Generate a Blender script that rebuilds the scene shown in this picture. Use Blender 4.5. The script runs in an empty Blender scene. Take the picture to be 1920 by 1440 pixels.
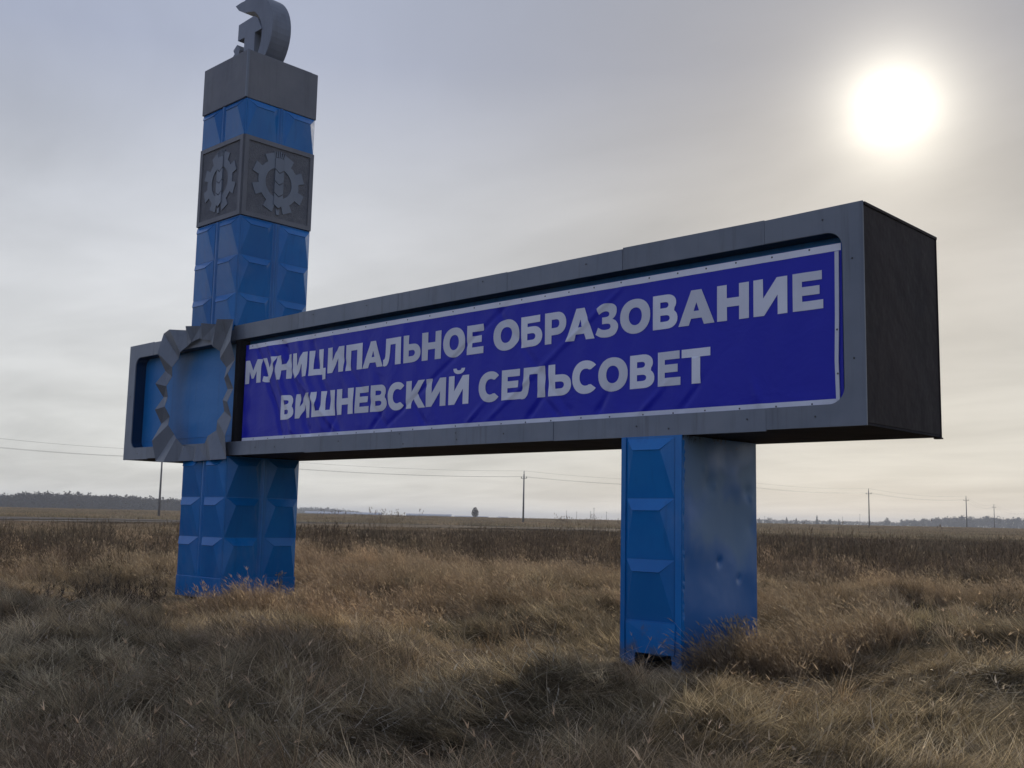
import bpy, bmesh, math, random
import numpy as np
from mathutils import Vector, Matrix
from mathutils.geometry import tessellate_polygon

random.seed(7)
rng = np.random.default_rng(7)
scene = bpy.context.scene
COL = scene.collection

# ------------------------------------------------------------------ camera, sky, sun, exposure
S = 2.3                      # metres per "beam height", the module of the monument
Z0 = 1.10                    # ground level below the beam's underside, in modules


def W(x, y, z):
    return Vector((x * S, y * S, (z + Z0) * S))


CAM = W(8.87096, -4.40421, -0.43438)
YAW, PITCH, ROLL, FPX = math.radians(-43.7269), math.radians(7.178), math.radians(1.209), 2005.47
fwd = Vector((math.sin(YAW) * math.cos(PITCH), math.cos(YAW) * math.cos(PITCH), math.sin(PITCH)))
right0 = Vector((math.cos(YAW), -math.sin(YAW), 0))
up0 = right0.cross(fwd)
cr, sr = math.cos(ROLL), math.sin(ROLL)
RGT = cr * right0 + sr * up0
UPV = -sr * right0 + cr * up0
cam_data = bpy.data.cameras.new("camera")
cam = bpy.data.objects.new("camera", cam_data)
COL.objects.link(cam)
m = Matrix((RGT, UPV, -fwd)).transposed().to_4x4()
m.translation = CAM
cam.matrix_world = m
cam_data.sensor_width = 36
cam_data.lens = FPX / 1920 * 36
cam_data.clip_start = 0.05
cam_data.clip_end = 20000
scene.camera = cam

SUN = Vector((-0.37437, 0.85600, 0.35651)).normalized()
SUN_EL = math.asin(SUN.z)
SUN_AZ = math.atan2(SUN.x, SUN.y)


def nn(nt, kind, **kw):
    n = nt.nodes.new(kind)
    for k, v in kw.items():
        if k.startswith("i_"):
            n.inputs[k[2:].replace("_", " ")].default_value = v
        else:
            setattr(n, k, v)
    return n


def math_node(nt, op, a, b=None, c=None, clamp=False):
    n = nt.nodes.new("ShaderNodeMath")
    n.operation = op
    n.use_clamp = clamp
    for i, v in enumerate((a, b, c)):
        if v is None:
            continue
        if isinstance(v, (int, float)):
            n.inputs[i].default_value = v
        else:
            nt.links.new(v, n.inputs[i])
    return n.outputs[0]


def mixrgb(nt, fac, a, b, blend="MIX"):
    n = nt.nodes.new("ShaderNodeMix")
    n.data_type = "RGBA"
    n.blend_type = blend
    n.clamp_result = False
    for i, v in ((0, fac), (6, a), (7, b)):
        if isinstance(v, (int, float)):
            n.inputs[i].default_value = v
        elif isinstance(v, (tuple, list)):
            n.inputs[i].default_value = (*v[:3], 1)
        else:
            nt.links.new(v, n.inputs[i])
    return n.outputs[2]


def ramp(nt, fac, stops, interp="EASE"):
    n = nt.nodes.new("ShaderNodeValToRGB")
    n.color_ramp.interpolation = interp
    el = n.color_ramp.elements
    while len(el) < len(stops):
        el.new(0.5)
    for e, (p, c) in zip(el, stops):
        e.position = p
        e.color = (*c, 1) if len(c) == 3 else c
    nt.links.new(fac, n.inputs[0])
    return n.outputs[0]


world = bpy.data.worlds.new("World")
scene.world = world
world.cycles.sampling_method = "MANUAL"
world.cycles.sample_map_resolution = 512
world.use_nodes = True
nt = world.node_tree
nt.nodes.clear()
out = nn(nt, "ShaderNodeOutputWorld")
bg = nn(nt, "ShaderNodeBackground")
bg.inputs["Strength"].default_value = 0.1
nt.links.new(bg.outputs[0], out.inputs[0])
sky = nn(nt, "ShaderNodeTexSky", sky_type="NISHITA", sun_disc=False, sun_elevation=SUN_EL,
         sun_rotation=SUN_AZ, air_density=1.0, dust_density=.6, ozone_density=1.0)
tc = nn(nt, "ShaderNodeTexCoord")
nrm = nn(nt, "ShaderNodeVectorMath", operation="NORMALIZE")
nt.links.new(tc.outputs["Generated"], nrm.inputs[0])
D = nrm.outputs[0]
sep = nn(nt, "ShaderNodeSeparateXYZ")
nt.links.new(D, sep.inputs[0])
dot = nn(nt, "ShaderNodeVectorMath", operation="DOT_PRODUCT")
nt.links.new(D, dot.inputs[0])
dot.inputs[1].default_value = SUN
ang = math_node(nt, "ARCCOSINE", math_node(nt, "MINIMUM", dot.outputs["Value"], 0.9999999))      # radians from the sun
elev = math_node(nt, "MAXIMUM", sep.outputs[2], 0.0)
# thin cloud veil: brightness by height above the horizon (times 10, since the strength is 0.1)
veil = ramp(nt, elev, [(0.0, (.655, .655, .635)), (.10, (.675, .675, .665)), (.20, (.635, .645, .665)), (.29, (.53, .55, .60)),
                       (.40, (.385, .42, .53)), (.62, (.325, .37, .49)), (1.0, (.31, .345, .44))], "LINEAR")
# cloud sheet at its own height, streaked
pz = math_node(nt, "ADD", elev, 0.09)
cx = math_node(nt, "DIVIDE", sep.outputs[0], pz)
cy = math_node(nt, "DIVIDE", sep.outputs[1], pz)
cmb = nn(nt, "ShaderNodeCombineXYZ")
nt.links.new(cx, cmb.inputs[0])
nt.links.new(cy, cmb.inputs[1])
mp = nn(nt, "ShaderNodeMapping")
mp.inputs["Rotation"].default_value = (0, 0, math.radians(38))
mp.inputs["Scale"].default_value = (0.75, 1.25, 1)
nt.links.new(cmb.outputs[0], mp.inputs[0])
n1 = nn(nt, "ShaderNodeTexNoise", i_Scale=0.9, i_Detail=7.0, i_Roughness=.55, i_Distortion=.5)
nt.links.new(mp.outputs[0], n1.inputs["Vector"])
n2 = nn(nt, "ShaderNodeTexNoise", i_Scale=0.62, i_Detail=4.0, i_Roughness=.5, i_Distortion=.3)
mp2 = nn(nt, "ShaderNodeMapping")
mp2.inputs["Location"].default_value = (7.4, 5.8, 0.0)
nt.links.new(cmb.outputs[0], mp2.inputs[0])
nt.links.new(mp2.outputs[0], n2.inputs["Vector"])
cl = math_node(nt, "ADD", math_node(nt, "MULTIPLY_ADD", n1.outputs[0], .65, .415), math_node(nt, "MULTIPLY", n2.outputs[0], .57))
veil = mixrgb(nt, 1.0, veil, cl, "MULTIPLY")
# the veil is thicker, greyer and warmer on the sun's side
near = math_node(nt, "POWER", 2.718, math_node(nt, "MULTIPLY", math_node(nt, "POWER", math_node(nt, "DIVIDE", ang, .36), 2.0), -1.0))
veil = mixrgb(nt, near, veil, mixrgb(nt, 1.0, veil, (.80, .73, .62), "MULTIPLY"))
# away from the sun the veil thins out and more blue comes through
away = nn(nt, "ShaderNodeMapRange", interpolation_type="SMOOTHSTEP")
away.inputs[1].default_value = .7
away.inputs[2].default_value = 2.0
nt.links.new(ang, away.inputs[0])
veil = mixrgb(nt, away.outputs[0], veil, mixrgb(nt, 1.0, veil, (.90, 1.0, 1.26), "MULTIPLY"))
# aureole of the sun through the thin cloud
g2 = math_node(nt, "POWER", 2.718, math_node(nt, "DIVIDE", ang, -.027))
g3 = math_node(nt, "POWER", 2.718, math_node(nt, "DIVIDE", ang, -.16))
gsum = mixrgb(nt, 1.0, mixrgb(nt, 1.0, (2.35, 2.2, 1.85), g2, "MULTIPLY"),
              mixrgb(nt, 1.0, (.10, .088, .066), g3, "MULTIPLY"), "ADD")
gsum = mixrgb(nt, 1.0, gsum, math_node(nt, "MULTIPLY_ADD", n1.outputs[0], .5, .75), "MULTIPLY")
tot = mixrgb(nt, 1.0, veil, gsum, "ADD")
tot = mixrgb(nt, 1.0, tot, (10, 10, 10), "MULTIPLY")
tot = mixrgb(nt, 0.06, tot, sky.outputs[0])
nt.links.new(tot, bg.inputs["Color"])

sun_data = bpy.data.lights.new("sun", "SUN")
sun_data.energy = 2.4
sun_data.angle = math.radians(2.2)
sun_data.color = (1.0, .90, .74)
sun = bpy.data.objects.new("sun", sun_data)
sun.rotation_euler = SUN.to_track_quat("Z", "Y").to_euler()
sun.location = (0, 0, 30)
COL.objects.link(sun)

scene.view_settings.view_transform = "Standard"
scene.view_settings.look = "None"
scene.view_settings.exposure = 0.0
scene.view_settings.gamma = 1.0
scene.view_settings.use_curve_mapping = False
cy_ = scene.cycles
cy_.max_bounces = 4
cy_.diffuse_bounces = 2
cy_.glossy_bounces = 2
cy_.transmission_bounces = 2
cy_.transparent_max_bounces = 8
cy_.volume_bounces = 0
cy_.use_denoising = True
cy_.sample_clamp_indirect = 4.0
cy_.use_adaptive_sampling = True
cy_.adaptive_threshold = 0.01


# ------------------------------------------------------------------ helpers
def ray(u, v):
    return RGT * ((u - 960) / FPX) + UPV * ((720 - v) / FPX) + fwd


def far_point(u, dist):
    """ground position at a horizontal distance along the bearing of photo column u"""
    d = ray(u, 972 + (u - 960) * .0195)
    h = Vector((d.x, d.y, 0)).normalized()
    return CAM.x + h.x * dist, CAM.y + h.y * dist


def _hash(ix, iy, s):
    h = (ix * 374761393 + iy * 668265263 + s * 974634777) & 0xFFFFFFFF
    h = ((h ^ (h >> 13)) * 1274126177) & 0xFFFFFFFF
    return ((h ^ (h >> 16)) & 0xFFFF) / 65535.0


def vnoise(x, y, s=0):
    x = np.asarray(x, float)
    y = np.asarray(y, float)
    ix = np.floor(x).astype(np.int64)
    iy = np.floor(y).astype(np.int64)
    fx, fy = x - ix, y - iy
    fx = fx * fx * (3 - 2 * fx)
    fy = fy * fy * (3 - 2 * fy)
    a, b = _hash(ix, iy, s), _hash(ix + 1, iy, s)
    c, d = _hash(ix, iy + 1, s), _hash(ix + 1, iy + 1, s)
    return (a + (b - a) * fx) * (1 - fy) + (c + (d - c) * fx) * fy


def sstep(a, b, x):
    t = np.clip((np.asarray(x, float) - a) / (b - a), 0, 1)
    return t * t * (3 - 2 * t)


def terrain(x, y):
    x = np.asarray(x, float)
    y = np.asarray(y, float)
    d = np.hypot(x - CAM.x, y - CAM.y)
    near = 1 - sstep(25, 70, d)
    h = near * (0.40 * (vnoise(x * .42, y * .42, 1) - .5) + .36 * (vnoise(x * .95, y * .95, 2) - .5)
                + .12 * (vnoise(x * 2.6, y * 2.6, 3) - .5))
    h = h + (1 - near) * .25 * (vnoise(x * .06, y * .06, 4) - .5) * (1 - sstep(90, 160, d))
    # rise of the land towards the far field
    h = h + .62 * sstep(45, 125, d) + .80 * sstep(130, 300, d)
    # flat pads where the monument stands
    for px, py, r, pz_ in ((3.1, .3, 2.3, -.09), (12.98, .3, 2.1, -.14)):
        k = 1 - sstep(r * .55, r * 1.5, np.hypot(x - px, y - py))
        h = h * (1 - k) + pz_ * k
    return h


def tag(o, label=None, cat=None, group=None, kind=None):
    if label:
        o["label"] = label
    if cat:
        o["category"] = cat
    if group:
        o["group"] = group
    if kind:
        o["kind"] = kind
    return o


def empty(name, loc):
    o = bpy.data.objects.new(name, None)
    o.location = loc
    o.empty_display_size = .2
    COL.objects.link(o)
    return o


def link(name, me, mat=None, parent=None, loc=(0, 0, 0), rotz=0):
    o = bpy.data.objects.new(name, me)
    if mat is not None and len(me.materials) == 0:
        me.materials.append(mat)
    COL.objects.link(o)
    o.location = loc
    o.rotation_euler = (0, 0, rotz)
    if parent is not None:
        o.parent = parent
        o.matrix_parent_inverse = parent_inv(parent)
    return o


def parent_inv(p):
    # things are Empties that are only moved; mesh parents sit at the world origin: children are given in world space
    return Matrix.Translation(-p.location) if p.type == "EMPTY" else Matrix.Identity(4)


def mesh(name, verts, faces, smooth=False):
    me = bpy.data.meshes.new(name)
    me.from_pydata([tuple(v) for v in verts], [], faces)
    me.update()
    if smooth:
        me.polygons.foreach_set("use_smooth", [True] * len(me.polygons))
    return me


class MB:
    """collects shapes into one mesh"""

    def __init__(self):
        self.v, self.f = [], []

    def add(self, vs, fs):
        b = len(self.v)
        self.v += [tuple(v) for v in vs]
        self.f += [tuple(i + b for i in f) for f in fs]

    def box(self, a, b):
        (x0, y0, z0), (x1, y1, z1) = a, b
        self.add([(x0, y0, z0), (x1, y0, z0), (x1, y1, z0), (x0, y1, z0), (x0, y0, z1), (x1, y0, z1), (x1, y1, z1), (x0, y1, z1)],
                 [(0, 3, 2, 1), (4, 5, 6, 7), (0, 1, 5, 4), (1, 2, 6, 5), (2, 3, 7, 6), (3, 0, 4, 7)])

    def tube(self, pts, radii, n=8, cap=True):
        pts = [Vector(p) for p in pts]
        base = len(self.v)
        for i, p in enumerate(pts):
            t = (pts[min(i + 1, len(pts) - 1)] - pts[max(i - 1, 0)]).normalized()
            a = t.orthogonal().normalized() if abs(t.z) < .9 else Vector((1, 0, 0)).cross(t).normalized()
            b = t.cross(a)
            r = radii[i] if hasattr(radii, "__len__") else radii
            for k in range(n):
                an = 2 * math.pi * k / n
                self.v.append(tuple(p + (a * math.cos(an) + b * math.sin(an)) * r))
        for i in range(len(pts) - 1):
            for k in range(n):
                k2 = (k + 1) % n
                self.f.append((base + i * n + k, base + i * n + k2, base + (i + 1) * n + k2, base + (i + 1) * n + k))
        if cap:
            self.f.append(tuple(base + k for k in reversed(range(n))))
            e = base + (len(pts) - 1) * n
            self.f.append(tuple(e + k for k in range(n)))

    def prism(self, poly, y0, y1, holes=()):
        """polygon in the x-z plane extruded from y0 (front) to y1"""
        loops = [list(poly)] + [list(h) for h in holes]
        tris = tessellate_polygon([[Vector((x, z, 0)) for x, z in lp] for lp in loops])
        flat = [p for lp in loops for p in lp]
        n = len(flat)
        b = len(self.v)
        self.v += [(x, y0, z) for x, z in flat] + [(x, y1, z) for x, z in flat]
        for t in tris:
            a0, a1, a2 = (flat[i] for i in t)
            cr_ = (a1[0] - a0[0]) * (a2[1] - a0[1]) - (a1[1] - a0[1]) * (a2[0] - a0[0])
            t = t if cr_ > 0 else (t[0], t[2], t[1])
            self.f.append((b + t[0], b + t[1], b + t[2]))
            self.f.append((b + n + t[0], b + n + t[2], b + n + t[1]))
        o = 0
        for li, lp in enumerate(loops):
            area = sum(lp[i][0] * lp[(i + 1) % len(lp)][1] - lp[(i + 1) % len(lp)][0] * lp[i][1] for i in range(len(lp)))
            ccw = area > 0
            for i in range(len(lp)):
                j = (i + 1) % len(lp)
                q = (b + o + i, b + n + o + i, b + n + o + j, b + o + j)
                if (li == 0) == ccw:
                    q = q[::-1]
                self.f.append(q[::-1] if (li == 0) else q)
            o += len(lp)

    def mesh(self, name, smooth=False, conv=None):
        v = [tuple(conv(*p)) for p in self.v] if conv else self.v
        me = mesh(name, v, self.f, smooth)
        bm = bmesh.new()
        bm.from_mesh(me)
        bmesh.ops.recalc_face_normals(bm, faces=bm.faces)
        bm.to_mesh(me)
        bm.free()
        return me


def bevel(o, w=.006, seg=2):
    md = o.modifiers.new("bevel", "BEVEL")
    md.width = w
    md.segments = seg
    md.limit_method = "ANGLE"
    md.angle_limit = math.radians(40)
    return o


# ------------------------------------------------------------------ materials
def new_mat(name):
    ma = bpy.data.materials.new(name)
    ma.use_nodes = True
    n = ma.node_tree
    n.nodes.clear()
    o = nn(n, "ShaderNodeOutputMaterial")
    b = nn(n, "ShaderNodeBsdfPrincipled")
    n.links.new(b.outputs[0], o.inputs[0])
    return ma, n, b, o


def obj_coord(n, scale=1.0, generated=False):
    g = nn(n, "ShaderNodeNewGeometry")
    mp_ = nn(n, "ShaderNodeMapping")
    mp_.inputs["Scale"].default_value = (scale,) * 3 if isinstance(scale, (int, float)) else scale
    n.links.new(g.outputs["Position"], mp_.inputs[0])
    return mp_.outputs[0]


def noise(n, vec, scale, detail=4, rough=.55, dist=0):
    t = nn(n, "ShaderNodeTexNoise", i_Scale=scale, i_Detail=detail, i_Roughness=rough, i_Distortion=dist)
    n.links.new(vec, t.inputs["Vector"])
    return t.outputs[0]


def bump(n, b, h, strength=.3, dist=.02):
    bp = nn(n, "ShaderNodeBump", i_Strength=strength, i_Distance=dist)
    n.links.new(h, bp.inputs["Height"])
    n.links.new(bp.outputs[0], b.inputs["Normal"])


def painted(name, c1, c2, rough=.4, wear=None, wear_amt=.62, dent=.25, dent_scale=1.6, streak=.35, spec=.5, chalk=.35, mud=0):
    ma, n, b, _ = new_mat(name)
    P = obj_coord(n)
    big = noise(n, P, 1.1, 4, .6)
    col = mixrgb(n, ramp(n, big, [(.32, (0, 0, 0)), (.68, (1, 1, 1))]), c1, c2)
    # vertical run-off streaks of dirt
    Ps = obj_coord(n, (9, 9, .5))
    st = noise(n, Ps, 1.0, 5, .65)
    col = mixrgb(n, math_node(n, "MULTIPLY", ramp(n, st, [(.50, (0, 0, 0)), (.75, (1, 1, 1))]), streak), col,
                 mixrgb(n, 1.0, col, (.55, .52, .50), "MULTIPLY"))
    oi = nn(n, "ShaderNodeObjectInfo")
    col = mixrgb(n, 1.0, col, math_node(n, "MULTIPLY_ADD", oi.outputs["Random"], .22, .89), "MULTIPLY")
    ch = noise(n, obj_coord(n, (1, 1, .6)), .75, 5, .62, .4)
    lum = sum(c1) / 3
    col = mixrgb(n, math_node(n, "MULTIPLY", ramp(n, ch, [(.50, (0, 0, 0)), (.72, (1, 1, 1))]), chalk), col, tuple(c * .55 + lum * .75 + .02 for c in c1))
    if wear:
        wn = noise(n, P, 7.0, 8, .7)
        wf = math_node(n, "MULTIPLY", ramp(n, wn, [(wear_amt, (0, 0, 0)), (wear_amt + .05, (1, 1, 1))]), .8)
        col = mixrgb(n, wf, col, wear)
    if mud:                                        # dried mud splashed up from the ground, and rust chips
        g_ = nn(n, "ShaderNodeNewGeometry")
        sz = nn(n, "ShaderNodeSeparateXYZ")
        n.links.new(g_.outputs["Position"], sz.inputs[0])
        mn = noise(n, P, 6, 7, .7)
        mf = ramp(n, math_node(n, "ADD", mn, math_node(n, "MULTIPLY", sz.outputs[2], -.55)), [(.36, (0, 0, 0)), (.56, (1, 1, 1))])
        col = mixrgb(n, math_node(n, "MULTIPLY", mf, mud), col, (.11, .09, .068))
        rc = noise(n, P, 11, 8, .75)
        col = mixrgb(n, ramp(n, rc, [(.735, (0, 0, 0)), (.75, (1, 1, 1))]), col, (.075, .040, .025))
    n.links.new(col, b.inputs["Base Color"])
    rn = noise(n, P, 14, 5, .6)
    n.links.new(math_node(n, "MULTIPLY_ADD", rn, .14, rough - .07), b.inputs["Roughness"])
    b.inputs["Specular IOR Level"].default_value = spec
    dn = noise(n, P, dent_scale, 3, .5)
    fn = noise(n, P, 60, 3, .6)
    hh = math_node(n, "ADD", dn, math_node(n, "MULTIPLY", fn, .004))
    bump(n, b, hh, dent, .12)
    return ma


M = {}
M["blue"] = painted("blue_paint", (.003, .125, .37), (.006, .15, .41), .22, (.13, .15, .17), .715, .06, 1.4, spec=.33, chalk=.30, mud=.55)
M["grey"] = painted("grey_paint", (.135, .158, .19), (.168, .188, .215), .45, (.095, .07, .055), .69, .26, 1.1, streak=.6)
M["grey_warm"] = painted("grey_cement_paint", (.150, .155, .168), (.18, .183, .19), .6, (.10, .085, .075), .68, .2, 1.8, spec=.3)
M["emblem"] = painted("emblem_grey_paint", (.15, .17, .205), (.18, .20, .235), .5, None, .7, .12, 2)
M["gear"] = painted("relief_grey_paint", (.135, .16, .195), (.155, .18, .212), .5, None, .7, .1, 2)
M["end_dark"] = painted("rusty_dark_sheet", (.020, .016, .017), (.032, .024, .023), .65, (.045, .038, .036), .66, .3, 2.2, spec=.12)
M["shade_dark"] = painted("shade_dark_sheet", (.018, .017, .020), (.028, .026, .028), .7, None, .7, .2, 2, spec=.1)  # near-black: shade under the beam and in gaps is put into the colour
M["recess"] = painted("recess_blue_paint", (.006, .145, .39), (.01, .165, .42), .45, None, .7, .15, 2.0, spec=.35)
M["reveal"] = painted("shade_dark_reveal_blue", (.004, .028, .075), (.006, .034, .09), .5, None, spec=.2)  # recess blue darkened: shade inside the opening is put into this colour
M["white_vinyl"] = painted("white_vinyl", (.62, .63, .69), (.68, .69, .74), .42, None, .7, .06, 3, .10)
M["screw"] = painted("dark_screw", (.03, .03, .035), (.05, .05, .05), .4, None)
M["concrete"] = painted("weathered_concrete_post", (.16, .155, .145), (.22, .21, .20), .8, None, spec=.2)
M["wire"] = painted("wire_metal", (.10, .10, .10), (.14, .14, .14), .5, None)
M["ceramic"] = painted("insulator_glass", (.12, .14, .13), (.2, .22, .2), .2, None)
M["shed"] = painted("shed_wall", (.30, .33, .40), (.36, .38, .44), .6, None)
M["shed_roof"] = painted("shed_roof_sheet", (.26, .29, .36), (.32, .35, .42), .5, None)

# rough rendered background of the relief band
ma, n, b, _ = new_mat("relief_background_render")
P = obj_coord(n)
col = mixrgb(n, ramp(n, noise(n, P, 5, 6, .7), [(.35, (0, 0, 0)), (.7, (1, 1, 1))]), (.12, .125, .137), (.16, .163, .17))
n.links.new(col, b.inputs["Base Color"])
b.inputs["Roughness"].default_value = .9
bump(n, b, noise(n, P, 38, 5, .7), .8, .03)
M["relief_bg"] = ma

# dented, faded side sheet of the support leg: chalky grey-blue blotches on the blue paint
ma, n, b, _ = new_mat("faded_blue_sheet")
P = obj_coord(n)
g = nn(n, "ShaderNodeNewGeometry")
sp = nn(n, "ShaderNodeSeparateXYZ")
n.links.new(g.outputs["Position"], sp.inputs[0])
blot = noise(n, P, 1.05, 3, .42, .2)
fade = ramp(n, math_node(n, "MULTIPLY_ADD", sp.outputs[2], .075, math_node(n, "ADD", blot, -.06)), [(.52, (0, 0, 0)), (.66, (1, 1, 1))])
col = mixrgb(n, math_node(n, "MULTIPLY", fade, .9), (.008, .115, .34), (.13, .225, .345))
edge = noise(n, P, 9, 8, .75)
col = mixrgb(n, ramp(n, math_node(n, "MULTIPLY_ADD", sp.outputs[2], .10, math_node(n, "MULTIPLY_ADD", edge, .10, .155)), [(.455, (0, 0, 0)), (.465, (1, 1, 1))]), col, (.028, .045, .075))
scr = noise(n, P, 5.5, 8, .75)
col = mixrgb(n, math_node(n, "MULTIPLY", ramp(n, scr, [(.73, (0, 0, 0)), (.76, (1, 1, 1))]), .5), col, (.28, .32, .38))
n.links.new(col, b.inputs["Base Color"])
n.links.new(math_node(n, "MULTIPLY_ADD", fade, .25, .34), b.inputs["Roughness"])
bump(n, b, noise(n, P, 2.0, 2, .4), .16, .12)
M["faded"] = ma

# printed vinyl sheet
ma, n, b, _ = new_mat("blue_vinyl")
P = obj_coord(n)
col = mixrgb(n, noise(n, P, .8, 3), (.010, .015, .37), (.015, .019, .41))
n.links.new(col, b.inputs["Base Color"])
b.inputs["Roughness"].default_value = .36
b.inputs["Specular IOR Level"].default_value = .22
Pr = obj_coord(n, (11, 11, .35))
bump(n, b, math_node(n, "ADD", math_node(n, "MULTIPLY", noise(n, Pr, .6, 3, .6), .35), noise(n, P, 2.6, 4, .55, .8)), .22, .06)
M["vinyl"] = ma

# soil under the grass
ma, n, b, _ = new_mat("dry_soil_and_litter")
P = obj_coord(n)
c = mixrgb(n, ramp(n, noise(n, P, .35, 6, .65), [(.35, (0, 0, 0)), (.65, (1, 1, 1))]), (.060, .044, .030), (.115, .085, .056))
c = mixrgb(n, ramp(n, noise(n, P, 9, 6, .75), [(.4, (0, 0, 0)), (.7, (1, 1, 1))]), c, (.15, .118, .078))
far = obj_coord(n, (.015, .05, .05))
c = mixrgb(n, ramp(n, noise(n, far, 1.0, 5, .6), [(.40, (0, 0, 0)), (.62, (1, 1, 1))]), c, mixrgb(n, 1.0, c, (1.7, 1.6, 1.45), "MULTIPLY"))
n.links.new(c, b.inputs["Base Color"])
b.inputs["Roughness"].default_value = .95
b.inputs["Specular IOR Level"].default_value = .1
bump(n, b, noise(n, P, 14, 7, .75), .8, .06)
M["soil"] = ma


def flat_soil(name, a, b_, sc):
    ma, n, b, _ = new_mat(name)
    P = obj_coord(n)
    n.links.new(mixrgb(n, noise(n, P, sc, 6, .7), a, b_), b.inputs["Base Color"])
    b.inputs["Roughness"].default_value = .95
    bump(n, b, noise(n, P, sc * 3, 6, .7), .8, .1)
    return ma


M["track"] = flat_soil("pale_track_soil", (.09, .072, .052), (.125, .10, .072), .6)
M["ditch"] = flat_soil("dark_turned_soil", (.035, .026, .020), (.075, .055, .040), .8)


def plant_mat(name, transl=.45, gloss=.06, dark=1.0):
    ma = bpy.data.materials.new(name)
    ma.use_nodes = True
    n = ma.node_tree
    n.nodes.clear()
    o = nn(n, "ShaderNodeOutputMaterial")
    a = nn(n, "ShaderNodeAttribute", attribute_name="col")
    t = nn(n, "ShaderNodeAttribute", attribute_name="tint", attribute_type="INSTANCER")
    c = mixrgb(n, 1.0, a.outputs["Color"], t.outputs["Color"], "MULTIPLY")
    d = nn(n, "ShaderNodeBsdfDiffuse")
    tr = nn(n, "ShaderNodeBsdfTranslucent")
    gl = nn(n, "ShaderNodeBsdfGlossy", i_Roughness=.35)
    n.links.new(c, d.inputs[0])
    n.links.new(c, tr.inputs[0])
    n.links.new(mixrgb(n, .5, c, (.6, .55, .45)), gl.inputs[0])
    m1 = nn(n, "ShaderNodeMixShader")
    m1.inputs[0].default_value = transl
    n.links.new(d.outputs[0], m1.inputs[1])
    n.links.new(tr.outputs[0], m1.inputs[2])
    m2 = nn(n, "ShaderNodeMixShader")
    m2.inputs[0].default_value = gloss
    n.links.new(m1.outputs[0], m2.inputs[1])
    n.links.new(gl.outputs[0], m2.inputs[2])
    n.links.new(m2.outputs[0], o.inputs[0])
    return ma


M["straw"] = plant_mat("dry_straw", .45, .05)
M["weed"] = plant_mat("dead_weed_stalks", .22, .02)


def simple_plant(name, c1, c2, transl=.2):
    ma = bpy.data.materials.new(name)
    ma.use_nodes = True
    n = ma.node_tree
    n.nodes.clear()
    o = nn(n, "ShaderNodeOutputMaterial")
    P = obj_coord(n)
    c = mixrgb(n, noise(n, P, .5, 3), c1, c2)
    d = nn(n, "ShaderNodeBsdfDiffuse")
    tr = nn(n, "ShaderNodeBsdfTranslucent")
    n.links.new(c, d.inputs[0])
    n.links.new(c, tr.inputs[0])
    m1 = nn(n, "ShaderNodeMixShader")
    m1.inputs[0].default_value = transl
    n.links.new(d.outputs[0], m1.inputs[1])
    n.links.new(tr.outputs[0], m1.inputs[2])
    n.links.new(m1.outputs[0], o.inputs[0])
    return ma


M["twigs"] = simple_plant("bare_twigs", (.050, .042, .036), (.085, .07, .055))
M["bark"] = simple_plant("dark_bark", (.05, .042, .036), (.08, .07, .06), 0)
M["dryleaf"] = simple_plant("pale_dry_stalk", (.30, .25, .18), (.40, .34, .25), .3)

# ------------------------------------------------------------------ ground
NA, radii = 480, [0.0]
r = .25
while r < 9000:
    radii.append(r)
    r *= 1.035 if r < 60 else 1.06
    if r < 12:
        r = min(r, radii[-1] + .16)
gv, gf = [(CAM.x, CAM.y, float(terrain(CAM.x, CAM.y)))], []
an = np.linspace(0, 2 * math.pi, NA, endpoint=False)
for rr in radii[1:]:
    X = CAM.x + rr * np.cos(an)
    Y = CAM.y + rr * np.sin(an)
    Z = terrain(X, Y)
    gv += list(zip(X.tolist(), Y.tolist(), Z.tolist()))
for i in range(len(radii) - 1):
    for k in range(NA):
        k2 = (k + 1) % NA
        if i == 0:
            gf.append((0, 1 + k, 1 + k2))
        else:
            a0, b0 = 1 + (i - 1) * NA, 1 + i * NA
            gf.append((a0 + k, b0 + k, b0 + k2, a0 + k2))
ground = link("ground", mesh("ground", gv, gf, True), M["soil"])
tag(ground, kind="structure")


def strip(name, d0, d1, mat, lift, jag):
    """band of ground running across the view, bent with the old field edge"""
    vs, fs = [], []
    us = list(range(-900, 1240, 20))
    for i, u in enumerate(us):
        w = 1 + .22 * max(-.9, min(1.6, (u - 300) / 900))
        for q, dd in enumerate((d0, d1)):
            dist = dd * w + jag * (float(vnoise(i * .7, q * 9.1, 31)) - .5)
            x, y = far_point(u, dist)
            vs.append((x, y, float(terrain(x, y)) + lift))
    for i in range(len(us) - 1):
        fs.append((2 * i, 2 * i + 2, 2 * i + 3, 2 * i + 1))
    o = link(name, mesh(name, vs, fs), mat)
    return tag(o, kind="structure")


strip("dirt_track", 106, 110, M["track"], .03, 1.5)
strip("ploughed_strip", 113, 124, M["ditch"], .05, 3.0)

# ------------------------------------------------------------------ the monument
stela = empty("village_stela", W(3.4, .33, -Z0))
tag(stela, "blue and grey roadside stela with tall panelled pylon and long sign beam", "monument")
CX0, CX1, CY0, CY1 = 1.03, 1.675, 0.0, .66        # pylon footprint
PW, PH, PD, PB, PI = .290, .300, .042, .060, .064   # pressed panel: width, height, depth, bevel, side inset


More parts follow.
